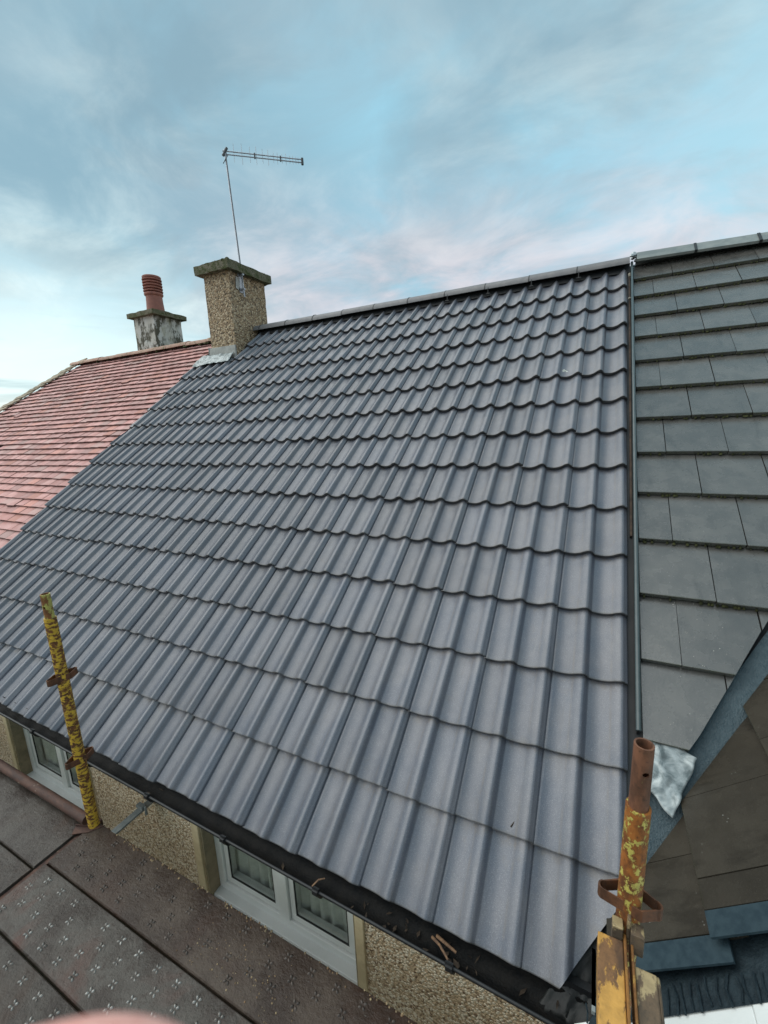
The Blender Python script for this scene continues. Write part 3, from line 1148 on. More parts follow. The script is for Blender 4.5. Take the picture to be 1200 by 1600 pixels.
cp = [MT + Vector((.03, .02, -.06)), MT + Vector((-.03, -.02, -.16)), MT * .94 + Vector((CX1 + .055, 3.70, 3.5)) * .06 + Vector((.016, -.012, 0))]
cp.append(MT * .1 + Vector((CX1 + .055, 3.70, 3.5)) * .9 + Vector((.014, -.012, 0)))
m_.path(cp, .0042, 6)
ap(m_, 'cable', 'aludark', smooth=60)

# ================================================================== neighbour with the red clay roof
red = thing('red_tiled_house', 'neighbouring house with weathered red clay tile roof and hip', 'house', (-7.6, .12, -2.75))
ROFF = -Vector((-7.6, .12, -2.75))
NR = -.047
RHX = -9.0         # end of the ridge, hip beyond
HS = .70           # hip run in x per metre of y
RVR = RIDGE_V - .03


def hip_x(v):
    return RHX - (RVR - v) * CA * HS


m_ = MB()
m_.box((-10.9, WY, -2.75), (-5.365, WY + .28, -.02))
m_.box((-10.9, WY + .28, -2.75), (-10.65, 2 * RY - .3, -.02))
m_.box((-10.65, 2 * RY - .55, -2.75), (-5.365, 2 * RY - .3, -.02))
o = m_.build('wall', 'roughcast', red)
o.location = ROFF
m_ = MB()
e0 = 0.02
ul = [rp(hip_x(e0) + .05, e0, NR - .045), rp(-5.375, e0, NR - .045), rp(-5.375, RVR, NR - .045), rp(RHX + .05, RVR, NR - .045)]
m_.add(ul, [(0, 1, 2, 3)])
br = [Vector((p.x, 2 * RY - p.y, p.z)) for p in ul]
m_.add(br, [(3, 2, 1, 0)])
m_.add([ul[0], ul[3], br[3], br[0]], [(0, 1, 2, 3)])
rroof = m_.build('roof', 'underlay', red)
rroof.location = ROFF
RG, RW, RT = .108, .168, .023


def plain_tile():
    mb = MB()
    L, W = .200, RW - .0035
    nx = 4
    vs_ = []
    lift = RT * L / RG * .98
    for yy, z in ((0, 0.0), (L, -lift)):
        for k in range(nx + 1):
            x = W * k / nx
            cam_ = .0028 * (1 - (2 * k / nx - 1) ** 2)
            vs_.append((x, yy, z + cam_))
    for yy, z in ((0.0, -RT), (L, -lift - RT)):
        for k in range(nx + 1):
            x = W * k / nx
            cam_ = .0028 * (1 - (2 * k / nx - 1) ** 2)
            vs_.append((x, yy, z + cam_))
    n = nx + 1
    fs_ = []
    for i in range(nx):
        fs_.append((i, i + 1, n + i + 1, n + i))
        fs_.append((2 * n + i + 1, 2 * n + i, i, i + 1)[::-1])
    fs_.append((0, n, 3 * n, 2 * n))
    fs_.append((n - 1, 2 * n - 1, 4 * n - 1, 3 * n - 1))
    mb.v, mb.f = vs_, fs_
    return mb


pt = plain_tile()
PT = pt.mesh('clay_tile', 'red', 40)
random.seed(31)
cands = []
rows = int((RVR - e0) / RG) + 1
for r in range(rows):
    v = e0 + r * RG
    if v > RVR - .05:
        break
    xl, xr = hip_x(v), verge_x(v) - .002
    sag = .006 * math.sin(r * 1.7)
    x = xr - RW
    if r % 2 == 0:
        cands.append((xr - RW * .5, v, NR, 0.0, 0.0, .5))
        x = xr - RW * 1.5
    first = True
    while x > xl - RW * .3:
        if random.random() > .004:
            slip = random.random()
            dy = random.uniform(-.004, .004)
            rz = random.uniform(-.012, .012)
            dn = random.uniform(-.001, .003)
            if slip < .012:
                dy, rz, dn = random.uniform(-.05, -.02), random.uniform(-.25, .25), .010
            wav = .008 * mnoise.noise(Vector((x * .9, r * .35, 4.0)))
            cands.append((x, v + dy + wav, NR + dn + .004 * mnoise.noise(Vector((x * 1.3, r * .2, 1.0))), rz, random.uniform(-.02, .02), 1.0))
        x -= RW
cpos = CAM_P
def tile_size(c_):
    p = rp(c_[0], c_[1], 0)
    d = p - cpos
    f_ = d.dot(r2)
    if f_ < .1:
        return -1
    px = 600 + 661.4 * d.dot(r0) / f_
    py = 800 + 661.4 * d.dot(r1) / f_
    if px < -6 or px > 1200 or py > 1600:
        return -f_
    return 1000 - f_
cands.sort(key=tile_size, reverse=True)
rest = MB()
for i, (x, v, n, rz, rx, sx) in enumerate(cands):
    mtx = ROOF @ Matrix.Translation((x, v, n)) @ Matrix.Rotation(rz, 4, 'Z') @ Matrix.Rotation(rx, 4, 'Y') @ Matrix.Diagonal((sx, 1, 1, 1))
    if i < 300:
        o = link('clay_tile', PT, rroof)
        o.matrix_local = mtx
    else:
        rest.add([mtx @ Vector(p) for p in pt.v], pt.f)
o = rest.build('distant_clay_tiles', 'red', rroof, smooth=40)
o['kind'] = 'stuff'
# clay ridge and ragged mossy hip
CR = half_round(.452, .115, .018, 12, .62).mesh('clay_ridge_tile', 'redridge', 45)
x = CX0 - .03
random.seed(9)
while x > RHX + .2:
    o = link('clay_ridge_tile', CR, rroof)
    o.location = (x - .452, RY - .012, RZ - .105 + random.uniform(-.006, .006))
    o.rotation_euler = (random.uniform(-.03, .03), random.uniform(-.012, .012), random.uniform(-.008, .008))
    x -= .455
hm = MB()
hm.box((-.12, -.10, -.008), (.10, .13, .010))
HIP = hm.mesh('hip_tile', 'hip', 40)
for r in range(0, rows, 1):
    v = e0 + r * RG
    if v > RVR - .04:
        break
    o = link('hip_tile', HIP, rroof)
    o.matrix_local = ROOF @ Matrix.Translation((hip_x(v) + random.uniform(-.02, .02), v + .05, NR + .012)) @ Matrix.Rotation(random.uniform(.25, .45), 4, 'Z') @ Matrix.Rotation(random.uniform(-.12, .0), 4, 'X')
mm = MB()
for i in range(60):
    x = random.choice((random.uniform(-5.5, -6.2), random.uniform(-5.2, -8.5)))
    r = random.uniform(.012, .035)
    if abs(x + 5.8) < .25:
        r *= 1.5
    p = rp(x, RVR - random.uniform(.03, .13), NR + .01)
    mm.lathe([(r, -.008), (r * .8, r * .3), (0, r * .6)], p, 6)
o = mm.build('ridge_moss', 'moss', rroof, smooth=80)
o['kind'] = 'stuff'

# white rendered chimney behind the ridge
QX0, QX1, QY0, QY1 = -7.53, -7.00, 4.13, 4.67
c2 = bm_obj(rough_box(QX0, QY0, 2.5, QX1, QY1, 3.715, .06, .006, 8, 8), 'chimney', 'render', red)
c2.location = ROFF
bm_obj(rough_box(QX0 - .075, QY0 - .07, 3.71, QX1 + .075, QY1 + .07, 3.785, .05, .010, 12, 9), 'chimney_cap', 'cap', c2)
pm = MB()
pc_ = (-7.27, 4.40, 3.78)
pm.lathe([(.150, 0), (.148, .05), (.137, .20), (.132, .31), (.150, .325), (.156, .345), (.150, .36), (.128, .37)], pc_, 24)
for k in range(5):
    z = .375 + k * .046
    pm.lathe([(.118, z - .006), (.118, z + .002), (.155, z + .006), (.160, z + .020), (.150, z + .030), (.118, z + .038)], pc_, 24)
pm.lathe([(.118, .59), (.150, .60), (.152, .625), (.142, .635), (.125, .632), (.115, .56), (.11, .3)], pc_, 24)
pm.build('chimney_pot', 'pot', c2, smooth=40)

# ================================================================== neighbour with flat grey tiles, and its projecting gable
grey_h = thing('grey_tiled_house', 'neighbouring house with flat grey interlocking tiles and projecting gable', 'house', (1.9, .12, -2.75))
GOFF = -Vector((1.9, .12, -2.75))
FX0, FW, FV0, FN = .083, .297, .134, -.031
GXC = 1.60                                            # gable ridge
VX0, VY0, VSL = .16, .43, 1.30                        # valley: a point and its run dy/dx in plan
GB = rad(46)
CB, SB = math.cos(GB), math.sin(GB)
VZ0 = VY0 * SA / CA - .09
m_ = MB()
m_.box((.305, WY, -2.75), (4.4, WY + .28, .0))
m_.box((4.15, WY + .28, -2.75), (4.4, 2 * RY - .3, .0))
m_.box((.305, 2 * RY - .55, -2.75), (4.15, 2 * RY - .3, .0))
o = m_.build('wall', 'roughcast', grey_h)
o.location = GOFF
m_ = MB()
FVR = RIDGE_V + .04
up = [rp(.092, .60, FN - .078), rp(4.5, .60, FN - .078), rp(4.5, FVR, FN - .078), rp(.092, FVR, FN - .078)]
m_.add(up, [(0, 1, 2, 3)])
RY2 = rp(0, FVR, FN).y
m_.add([Vector((p.x, 2 * RY2 - p.y, p.z)) for p in up], [(3, 2, 1, 0)])
groof = m_.build('roof', 'underlay', grey_h)
groof.location = GOFF
FT, FLIFT = .026, .031


def flat_tile_mesh(wd, name, mat):
    bm = bmesh.new()
    L = .40
    vs_ = [(0, 0, 0), (wd, 0, 0), (wd, L, -FLIFT * L / GA), (0, L, -FLIFT * L / GA)]
    top = [bm.verts.new(v) for v in vs_]
    bot = [bm.verts.new((v[0], v[1], v[2] - FT)) for v in vs_]
    bm.faces.new(top)
    bm.faces.new(bot[::-1])
    for i in range(4):
        j = (i + 1) % 4
        bm.faces.new((top[i], bot[i], bot[j], top[j]))
    bmesh.ops.bevel(bm, geom=[e for e in bm.edges if abs(e.verts[0].co.z - e.verts[1].co.z) < .05 and e.verts[0].co.z > -.034 and e.verts[1].co.z > -.034 and max(e.verts[0].co.y, e.verts[1].co.y) < .01], offset=.002, segments=1, affect='EDGES')
    bmesh.ops.recalc_face_normals(bm, faces=bm.faces)
    me = bpy.data.meshes.new(name)
    bm.to_mesh(me)
    bm.free()
    me.materials.append(MAT[mat])
    return me


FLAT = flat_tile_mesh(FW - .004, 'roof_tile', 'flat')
def valley_x(y, side=0.0):
    return VX0 + (y - VY0) / VSL + side
random.seed(17)
vdir = Vector((1, VSL))
for j in range(2, 15):
    v = FV0 + j * GA
    x = FX0
    half = (j % 2 == 1)
    first = True
    while x < 4.4:
        wd = FW * .5 if (first and half) else FW
        x0, v0 = x, v
        y0 = v0 * CA
        planes = []
        keep = True
        for s_ in (0, 1):
            # valley edge in roof coordinates, offset back from the valley line
            if s_ == 0 and x0 < GXC:
                ax, ay = valley_x(0) - .075, 0.0
                dx, dv = 1.0, VSL / CA
                nrm = Vector((dv, -dx)).normalized()
            elif s_ == 1 and x0 >= GXC:
                ax, ay = 2 * GXC - valley_x(0) + .075, 0.0
                dx, dv = -1.0, VSL / CA
                nrm = Vector((-dv, -1.0)).normalized()
            else:
                continue
            c4 = [Vector((x0 + p * wd, v0 + q_ * .40)) - Vector((ax, ay)) for p in (0, 1) for q_ in (0, 1)]
            ds = [c_.dot(nrm) for c_ in c4]
            if min(ds) > -.02:
                keep = False
            elif max(ds) > 0:
                planes.append(((ax - x0, ay - v0), (nrm.x, nrm.y)))
            if s_ == 0:
                d2 = Vector((1.0, 1.5 / CA)).normalized()
                if max((Vector((x0 + p * wd, v0 + q_ * .40)) - Vector((.237, .621 / CA))).dot(Vector((d2.y, -d2.x))) for p in (0, 1) for q_ in (0, 1)) > 0 and x0 < .9:
                    planes.append(((.237 - x0, .621 / CA - v0), (d2.y, -d2.x)))
        if wd < FW - .01:
            planes.append(((wd - .004, 0), (1, 0)))
        if j == 14:
            planes.append(((0, FVR - .01 - v0), (0, 1)))
        if keep:
            me = FLAT if not planes else clip_mesh(FLAT, planes, 'roof_tile')
            if me is not None:
                o = link('roof_tile', me, groof)
                o.matrix_local = ROOF @ Matrix.Translation((x0 + random.uniform(-.001, .001), v0 + random.uniform(-.0025, .0025), FN + random.uniform(-.001, .0015))) @ Matrix.Rotation(random.uniform(-.003, .003), 4, 'Z')
        x += wd
        first = False
# angular ridge tiles on the grey house
def angular(length, half, drop, thick):
    mb = MB()
    prof = [(-half, -drop), (-half * .33, -.012), (half * .33, -.012), (half, -drop), (half - .012, -drop - thick), (half * .30, -.014 - thick), (-half * .30, -.014 - thick), (-half + .012, -drop - thick)]
    n = len(prof)
    for x in (0, length):
        mb.v += [(x, y, z) for y, z in prof]
    mb.f = [(i, (i + 1) % n, n + (i + 1) % n, n + i) for i in range(n)] + [(0, 1, 6, 7), (1, 2, 5, 6), (2, 3, 4, 5)]
    mb.f += [tuple(n + i for i in f_) for f_ in [(7, 6, 1, 0), (6, 5, 2, 1), (5, 4, 3, 2)]]
    return mb


AR = angular(.444, .155, .098, .018).mesh('ridge_tile', 'ridge2', 30)
AU = angular(.020, .162, .101, .020).mesh('ridge_union', 'black_plastic', 30)
RZ2 = rp(0, FVR, FN).z
x = FX0 + .022
i = 0
while x < 4.3:
    o = link('ridge_tile', AR, groof)
    dz = -.03 * (x - .1) if x < 1.3 else -.036
    o.location = (x, RY2 - .005, RZ2 + .062 + dz)
    o.rotation_euler = (0, .03 if x < 1.2 else 0, random.uniform(-.01, .01))
    if i in (0, 1, 2, 4, 6):
        o = link('ridge_union', AU, groof)
        o.location = (x + .441, RY2 - .005, RZ2 + .066 + dz - .014)
    x += .4475
    i += 1
pl_ = MB()
random.seed(2)
p0 = Vector((FX0 - .012, RY2 - .06, RZ2 + .02))
for i in range(7):
    q = p0 + Vector((random.uniform(-.012, .03), random.uniform(-.05, .05), random.uniform(-.03, .03)))
    s_ = random.uniform(.015, .028)
    pl_.lathe([(0, -s_), (s_, -.4 * s_), (s_ * .8, .5 * s_), (0, s_)], q, 7)
pl_.build('ridge_end_flashing', 'leadnew', groof, smooth=25)
# moss crumbs along the tile edges
mc = MB()
random.seed(41)
for i in range(700):
    j = random.randint(4, 14)
    v = FV0 + j * GA - random.uniform(.001, .006)
    x = random.uniform(.10, 2.2)
    if valley_x(v * CA) - .09 < x < 2 * GXC - valley_x(v * CA):
        continue
    r = random.uniform(.003, .009)
    mc.lathe([(r, -.006), (r * .8, .003), (0, .006)], rp(x, v, FN - .018 - random.uniform(0, .006)), 5)
o = mc.build('edge_moss', 'moss', groof, smooth=80)
o['kind'] = 'stuff'
# pale specks modelled in place of wet glints on the lowest tiles
gr2 = MB()
for i in range(170):
    v = random.uniform(.82, 1.9)
    x = random.triangular(.10, .50, .13)
    if x > valley_x(v * CA) - .09:
        continue
    vv = (v - FV0) % GA
    r = random.uniform(.0007, .0022)
    p = rp(x, v, FN - vv * FLIFT / GA + .0003)
    gr2.lathe([(r, 0), (r * .7, r * .7), (0, r)], p, 5)
tag(gr2.build('roof_glints', 'grit'), 'pale specks standing in for wet glints on the lowest flat grey tiles', 'grit', kind='stuff')  # 'grit' here is the pale speck material imitating wet glints

# ---- valley lining: two faces meeting in the valley
vl = MB()
def vpt(s_, off_main=0.0, off_gable=0.0, n=0.0):
    """point on the valley line at plan distance s_ (in x) from the reference, moved up one of the roof planes"""
    x, y = VX0 + s_, VY0 + s_ * VSL
    z = y * SA / CA - .112
    return Vector((x, y, z))
ns = 24
for i in range(ns + 1):
    s_ = -.17 + (GXC - VX0 + .17) * i / ns
    p = vpt(s_)
    wob = .003 * math.sin(i * 2.1)
    left = p + Vector((-.14, 0, 0)) + Vector((0, 0, wob))           # on the main plane: same y, same z
    right = p + Vector((.10, 0, .095 * SB / CB)) + Vector((0, 0, wob))
    wl, wr = p + Vector((-.012, 0, .002)), p + Vector((.010, 0, .010))
    vl.v += [tuple(left), tuple(wl), tuple(p + Vector((0, 0, .012))), tuple(wr), tuple(right)]
for i in range(ns):
    for k in range(4):
        a = i * 5 + k
        vl.f.append((a, a + 1, a + 6, a + 5))
o = vl.build('valley_lining', 'valley', grey_h, smooth=40)
o.location = GOFF
valley = o
crumple('lead_flashing', [(.080, .640, -.048), (.170, .558, -.050), (.262, .780, -.050), (.115, .835, -.05)], 22, 22, .022, 9, 'lead', valley, ROOF, 4)
crumple('black_membrane', [(-.215, -.075, -.105), (.02, -.09, -.105), (.10, .36, -.085), (-.03, .34, -.095)], 26, 26, .028, 17, 'membrane', valley, ROOF, 6)

# ---- gable roof: courses climb in +x, pieces run along y
GM = Matrix(((0, CB, -SB, 0), (-1, 0, 0, 0), (0, SB, CB, 0), (0, 0, 0, 1)))   # local x -> -Y, local y -> up the slope, z -> normal
GO = Vector((VX0, VY0, VZ0)) + Vector((-SB, 0, CB)) * .034
m_ = MB()
gs = (GXC - VX0) / CB
def gpt(y, s_, n=0.0):
    return GO + Vector((CB * s_ - SB * n, y - VY0, SB * s_ + CB * n))
m_.add([gpt(-.040, -.37, -.060), gpt(-.040, gs, -.060), gpt(VY0 + (GXC - VX0) * VSL, gs, -.060), gpt(VY0 + .0, 0, -.060)], [(0, 1, 2, 3)])
rt = [Vector((2 * GXC - v[0], v[1], v[2])) for v in m_.v]
m_.add(rt, [(3, 2, 1, 0)])
gable = m_.build('gable_roof', 'ribbed', grey_h)
gable.location = GOFF
# ribs in the underlay near the verge
rb = MB()
random.seed(8)
for i in range(90):
    s_ = -.36 + i * .024 + random.uniform(-.006, .006)
    if s_ > gs:
        break
    y0, y1 = random.uniform(-.045, -.030), random.uniform(.015, .03)
    rb.path([gpt(y0, s_, -.057), gpt((y0 + y1) / 2, s_ + random.uniform(-.008, .008), -.055), gpt(y1, s_ + random.uniform(-.006, .006), -.056)], random.uniform(.002, .0042), 5)
rb.build('underlay_ribs', 'ribbed', gable, smooth=70)['kind'] = 'stuff'
GT = flat_tile_mesh(.2985, 'gable_tile', 'brownflat')
GT2 = flat_tile_mesh(.149, 'gable_tile', 'brownflat')
gtop = gs - .02
random.seed(77)
for row in range(-1, 7):
    s0_ = .272 * GA + row * GA * 1.0
    near = .030 if row % 2 else .065
    # channel and lip at the near end of every course
    bc = MB()
    bc.box((-near - .001 - .070, .002, -.0100), (-near - .001, min(GA + .03, gtop - s0_), -.0035), None)
    b_o = link('side_channel', bc.mesh('side_channel', 'bluechannel'), gable)
    tl = GM @ Matrix.Translation((0, 0, 0))
    b_o.matrix_local = Matrix.Translation(GO + Vector((0, -VY0, 0))) @ GM @ Matrix.Translation((0, s0_, .002)) @ Matrix.Rotation(-FLIFT / GA, 4, 'X')
    lp_ = MB()
    lp_.box((-near - .001, .002, -.010), (-near + .009, min(GA, gtop - s0_), .003), None)
    l_o = link('side_lip', lp_.mesh('side_lip', 'lip'), gable)
    l_o.matrix_local = b_o.matrix_local.copy()
    y = near + .071
    firstj = True
    jy = [.2285, .530, .832, 1.134, 1.436, 1.738, 2.04, 2.34] if row % 2 == 0 else [.347, .648, .95, 1.25, 1.55, 1.86, 2.16]
    ya = y
    for yb in jy:
        wd = yb - ya - .0035
        # tile between ya and yb, clipped along the valley
        tm = flat_tile_mesh(wd, 'gable_tile', 'brownflat')
        planes = []
        # valley limit: y - VY0 = (s*CB)*VSL  ->  keep y < VY0 + (s*CB - .05)*VSL
        # local x = -(Y) so X_local = -Y
        ox, oy = -yb + .0015, s0_
        px, py = -(VY0 + .130 * VSL) - ox, 0 - oy
        d_ = Vector((-CB * VSL, 1.0)).normalized()
        nrm = Vector((-d_.y, d_.x))
        if nrm.x > 0:
            nrm = -nrm
        c4 = [Vector((a * wd, b * .40)) - Vector((px, py)) for a in (0, 1) for b in (0, 1)]
        ds = [c_.dot(nrm) for c_ in c4]
        ya = yb
        if min(ds) > -.02:
            continue
        if max(ds) > 0:
            planes.append(((px, py), (nrm.x, nrm.y)))
        d2 = Vector((-CB * 1.42, 1.0)).normalized()
        n2 = Vector((-d2.y, d2.x))
        n2 = -n2 if n2.x > 0 else n2
        p2 = Vector((-.62 - ox, (.27 - GO.x) / CB - oy))
        if max((Vector((a * wd, b * .40)) - p2).dot(n2) for a in (0, 1) for b in (0, 1)) > 0:
            planes.append(((p2.x, p2.y), (n2.x, n2.y)))
        if s0_ + .40 > gtop:
            planes.append(((0, gtop - s0_), (0, 1)))
        if planes:
            tm = clip_mesh(tm, planes, 'gable_tile')
            if tm is None:
                continue
        o = link('gable_tile', tm, gable)
        o.matrix_local = Matrix.Translation(GO + Vector((0, -VY0, 0))) @ GM @ Matrix.Translation((ox, oy, random.uniform(-.001, .001)))
# white fascia boards at the foot of the gable
fz = MB()
def slopebox(mb, y0, y1, s0_, s1, n0, n1):
    c8 = [gpt(y, s_, n) for n in (n0, n1) for (y, s_) in ((y0, s0_), (y0, s1), (y1, s1), (y1, s0_))]
    mb.add(c8, [(3, 2, 1, 0), (4, 5, 6, 7), (0, 1, 5, 4), (1, 2, 6, 5), (2, 3, 7, 6), (3, 0, 4, 7)])
slopebox(fz, -.36, -.020, -.42, .118, -.085, -.0635)
o = fz.build('fascia_board', 'fascia', grey_h, bevel=.003)
o.location = GOFF
fz = MB()
slopebox(fz, -.36, -.020, .1195, gs, -.083, -.0615)
o = fz.build('fascia_board', 'fascia', grey_h, bevel=.003)
o.location = GOFF
gw = MB()
for sx in (0,):
    zt = gpt(0, gs, -.12).z
    xl = gpt(0, -.12, -.06).x
    zl = gpt(0, -.12, -.14).z
    gw.add([(xl, .03, -2.75), (2 * GXC - xl, .03, -2.75), (2 * GXC - xl, .03, zl), (GXC, .03, zt), (xl, .03, zl), (xl, .10, -2.75), (2 * GXC - xl, .10, -2.75), (2 * GXC - xl, .10, zl), (GXC, .10, zt), (xl, .10, zl)],
           [(0, 1, 2, 3, 4), (9, 8, 7, 6, 5), (0, 4, 9, 5), (1, 6, 7, 2), (2, 7, 8, 3), (3, 8, 9, 4)])
o = gw.build('gable_wall', 'roughcast', grey_h)
o.location = GOFF
gr3 = half_round(2.3, .11, .018, 12, .8)
gr3.v = [(GXC + y, x - .08, z + gpt(0, gs, 0).z - .06) for x, y, z in gr3.v]
gr3.build('gable_ridge', 'ridge', gable, smooth=45)

# ================================================================== scaffolding
DZ = -.30


def ring_strip(mb, c, half_l, half_w, h, th, axis):
    """flat steel strip bent into a long loop round the tube"""
    pts = []
    n = 7
    for i in range(n):
        a = -math.pi / 2 + math.pi * i / (n - 1)
        pts.append((half_l - .012 + .012 * math.cos(a), .012 * math.sin(a)))
    pts = [(half_l * .35, -half_w)] + pts + [(half_l * .35, half_w), (-half_l * .35, half_w)] + [(-x, -y) for x, y in pts] + [(-half_l * .35, -half_w)]
    pts = pts[:-1]
    m = len(pts)
    def off(p, d):
        l = math.hypot(*p)
        return (p[0] * (1 - d / l), p[1] * (1 - d / l))
    vs_ = []
    for z in (-h / 2, h / 2):
        for d in (0, th):
            for p in pts:
                q_ = off(p, d)
                vs_.append((c[0] + q_[0], c[1] + q_[1], c[2] + z) if axis == 'X' else (c[0] - q_[1], c[1] + q_[0], c[2] + z))
    fs_ = []
    for i in range(m):
        j = (i + 1) % m
        fs_ += [(i, j, 2 * m + j, 2 * m + i), (m + j, m + i, 3 * m + i, 3 * m + j), (i, m + i, m + j, j), (2 * m + i, 2 * m + j, 3 * m + j, 3 * m + i)]
    mb.add(vs_, fs_)


def standard(x, y, ztop, zs, label, mats, axis, rings, lean):
    root = thing('scaffold_standard', label, 'scaffold pole', (x, y, -2.75), 'upright scaffold poles along the eaves')
    root.rotation_euler = lean
    O = Vector((0, 0, 2.75))
    b = MB()
    b.tube(O + Vector((0, 0, -2.75)), O + Vector((0, 0, zs)), .0255, 24, rin=.0205)
    b.build('tube', mats[0], root, smooth=40)
    sp_ = MB()
    sp_.tube(O + Vector((0, 0, zs - .06)), O + Vector((0, 0, ztop)), .0200, 28, rin=.0158)
    so = sp_.build('spigot', mats[1], root, smooth=40)
    # drilled pin hole facing the platform
    cu_ = MB()
    cu_.tube(O + Vector((.006, -.05, ztop - .062)), O + Vector((.006, .05, ztop - .062)), .0068, 14)
    co = cu_.build('cutter', None, root)
    bo = so.modifiers.new('hole', 'BOOLEAN')
    bo.object = co
    bo.solver = 'EXACT'
    dg = bpy.context.evaluated_depsgraph_get()
    dg.update()
    nm = bpy.data.meshes.new_from_object(so.evaluated_get(dg))
    so.modifiers.clear()
    so.data = nm
    bpy.data.objects.remove(co)
    for z in rings:
        rg = MB()
        ring_strip(rg, O + Vector((0, 0, z)), .067, .030, .032, .0045, axis)
        rg.build('locking_ring', 'clamp', root, bevel=.0012)
    return root


postL = standard(-2.418, -.128, 1.005, .885, 'yellow paint-flecked scaffold pole rising beside the left window', ('postyellow', 'posttop'), 'Y', (.575, .115, -.40), (0, 0, 0))
postR = standard(-.015, -.13, 1.015, .856, 'rusty orange scaffold pole with yellow-green flecks at lower right', ('rustypost', 'spigot'), 'X', (.590, .09, -.41), (0, 0, 0))

# transom running back from the right-hand pole
tr = thing('scaffold_transom', 'rusty golden twin-angle scaffold transom at the foot of the right pole', 'scaffold transom', (-.015, -.17, .515))
TX, TZ = -.015, .520
def tpart(mb, name, mat, **kw):
    o = mb.build(name, mat, tr, **kw)
    o.location = -Vector((-.015, -.17, .515))
m_ = MB()
m_.box((TX - .063, -1.75, TZ - .004), (TX - .011, -.178, TZ + .004))
m_.box((TX - .063, -1.75, TZ - .050), (TX - .058, -.178, TZ - .004))
tpart(m_, 'flange', 'transomL', bevel=.003)
m_ = MB()
m_.box((TX + .010, -1.75, TZ - .008), (TX + .052, -.215, TZ + .000))
m_.prism([(TX + .052, TZ), (TX + .058, TZ - .004), (TX + .060, TZ - .05), (TX + .054, TZ - .05), (TX + .052, TZ - .008)], .215, 1.75, Matrix(((1, 0, 0, 0), (0, 0, -1, 0), (0, 1, 0, 0), (0, 0, 0, 1))))
tpart(m_, 'flange', 'transomR', bevel=.003)
m_ = MB()
m_.box((TX - .010, -1.75, TZ - .05), (TX - .0045, -.165, TZ + .010))
m_.box((TX + .0045, -1.75, TZ - .05), (TX + .0095, -.165, TZ + .007))
tpart(m_, 'web', 'transomM', bevel=.0015)
m_ = MB()
m_.box((TX - .034, -.176, TZ - .02), (TX - .012, -.150, TZ + .034))
m_.box((TX + .003, -.180, TZ - .02), (TX + .030, -.150, TZ + .036))
m_.box((TX - .004, -.168, TZ + .0), (TX + .003, -.152, TZ + .060))
tpart(m_, 'end_prong', 'transomR', bevel=.002)

# ledger tube of the bay to the left
m_ = MB()
m_.tube((-5.1, -.150, DZ + .035), (-2.45, -.140, DZ + .035), .0245, 20)
lg = m_.build('scaffold_ledger', 'ledger', None, smooth=40)
tag(lg, 'brown rusty scaffold tube running along the deck edge at left', 'scaffold tube')
# bar reaching from the deck to the wall
m_ = MB()
m_.box((-2.305, -.11, DZ - .012), (-2.265, WY - .001, DZ + .0))
m_.box((-2.305, -.11, DZ - .04), (-2.299, WY - .001, DZ - .012))
br_ = thing('putlog_bar', 'grey steel bar from the deck edge to the roughcast wall', 'steel bar', (-2.285, -.11, DZ))
o = m_.build('angle', 'bar', br_, bevel=.002)
o.location = -Vector((-2.285, -.11, DZ))
m_ = MB()
m_.box((-2.315, .035, DZ + .0005), (-2.262, .060, DZ + .018))
m_.tube((-2.25, .048, DZ - .03), (-2.25, .048, DZ + .022), .007, 8)
o = m_.build('clip', 'bar', br_, bevel=.002)
o.location = -Vector((-2.285, -.11, DZ))

# deck planks
PW = .2365
def plank_mesh(x0, x1, name, mat):
    mb = MB()
    n = 24
    # cross-section: pressed steel, rolled edges
    prof = [(-.0015, -.045), (0, -.006), (.004, -.001), (.012, 0), (PW / 2, .0012), (PW - .012, 0), (PW - .004, -.001), (PW, -.006), (PW + .0015, -.045)]
    m = len(prof)
    for i in range(n + 1):
        x = x0 + (x1 - x0) * i / n
        for y, z in prof:
            mb.v.append((x, y, z + .0015 * mnoise.noise(Vector((x * 2.2, y * 9, 3)))))
    for i in range(n):
        for k in range(m - 1):
            a = i * m + k
            mb.f.append((a, a + 1, a + m + 1, a + m))
    mb.f.append(tuple(range(m)))
    mb.f.append(tuple(n * m + i for i in reversed(range(m))))
    return mb.mesh(name, mat, 35)


def dimples(x0, x1, seed, skip, h=.0058):
    mb = MB()
    random.seed(seed)
    for r in range(4):
        y = .042 + r * .051
        x = x0 + .05 + (.055 if r % 2 else 0)
        while x < x1 - .04:
            if random.random() > skip:
                hh = h * random.uniform(.55, 1.15)
                for k in range(4):
                    a = math.pi / 4 + k * math.pi / 2
                    cx, cy = x + math.cos(a) * .0105, y + math.sin(a) * .0105
                    ring = []
                    for i in range(7):
                        t_ = 2 * math.pi * i / 7
                        lx, ly = .0084 * math.cos(t_), .0056 * math.sin(t_)
                        ring.append((cx + lx * math.cos(a) - ly * math.sin(a), cy + lx * math.sin(a) + ly * math.cos(a), -.001))
                    mid = [(cx + (p[0] - cx) * .62, cy + (p[1] - cy) * .62, hh * .8) for p in ring]
                    mb.add(ring + mid + [(cx, cy, hh)], [(i, (i + 1) % 7, 7 + (i + 1) % 7, 7 + i) for i in range(7)] + [(7 + i, 7 + (i + 1) % 7, 14) for i in range(7)])
            x += .110
    return mb


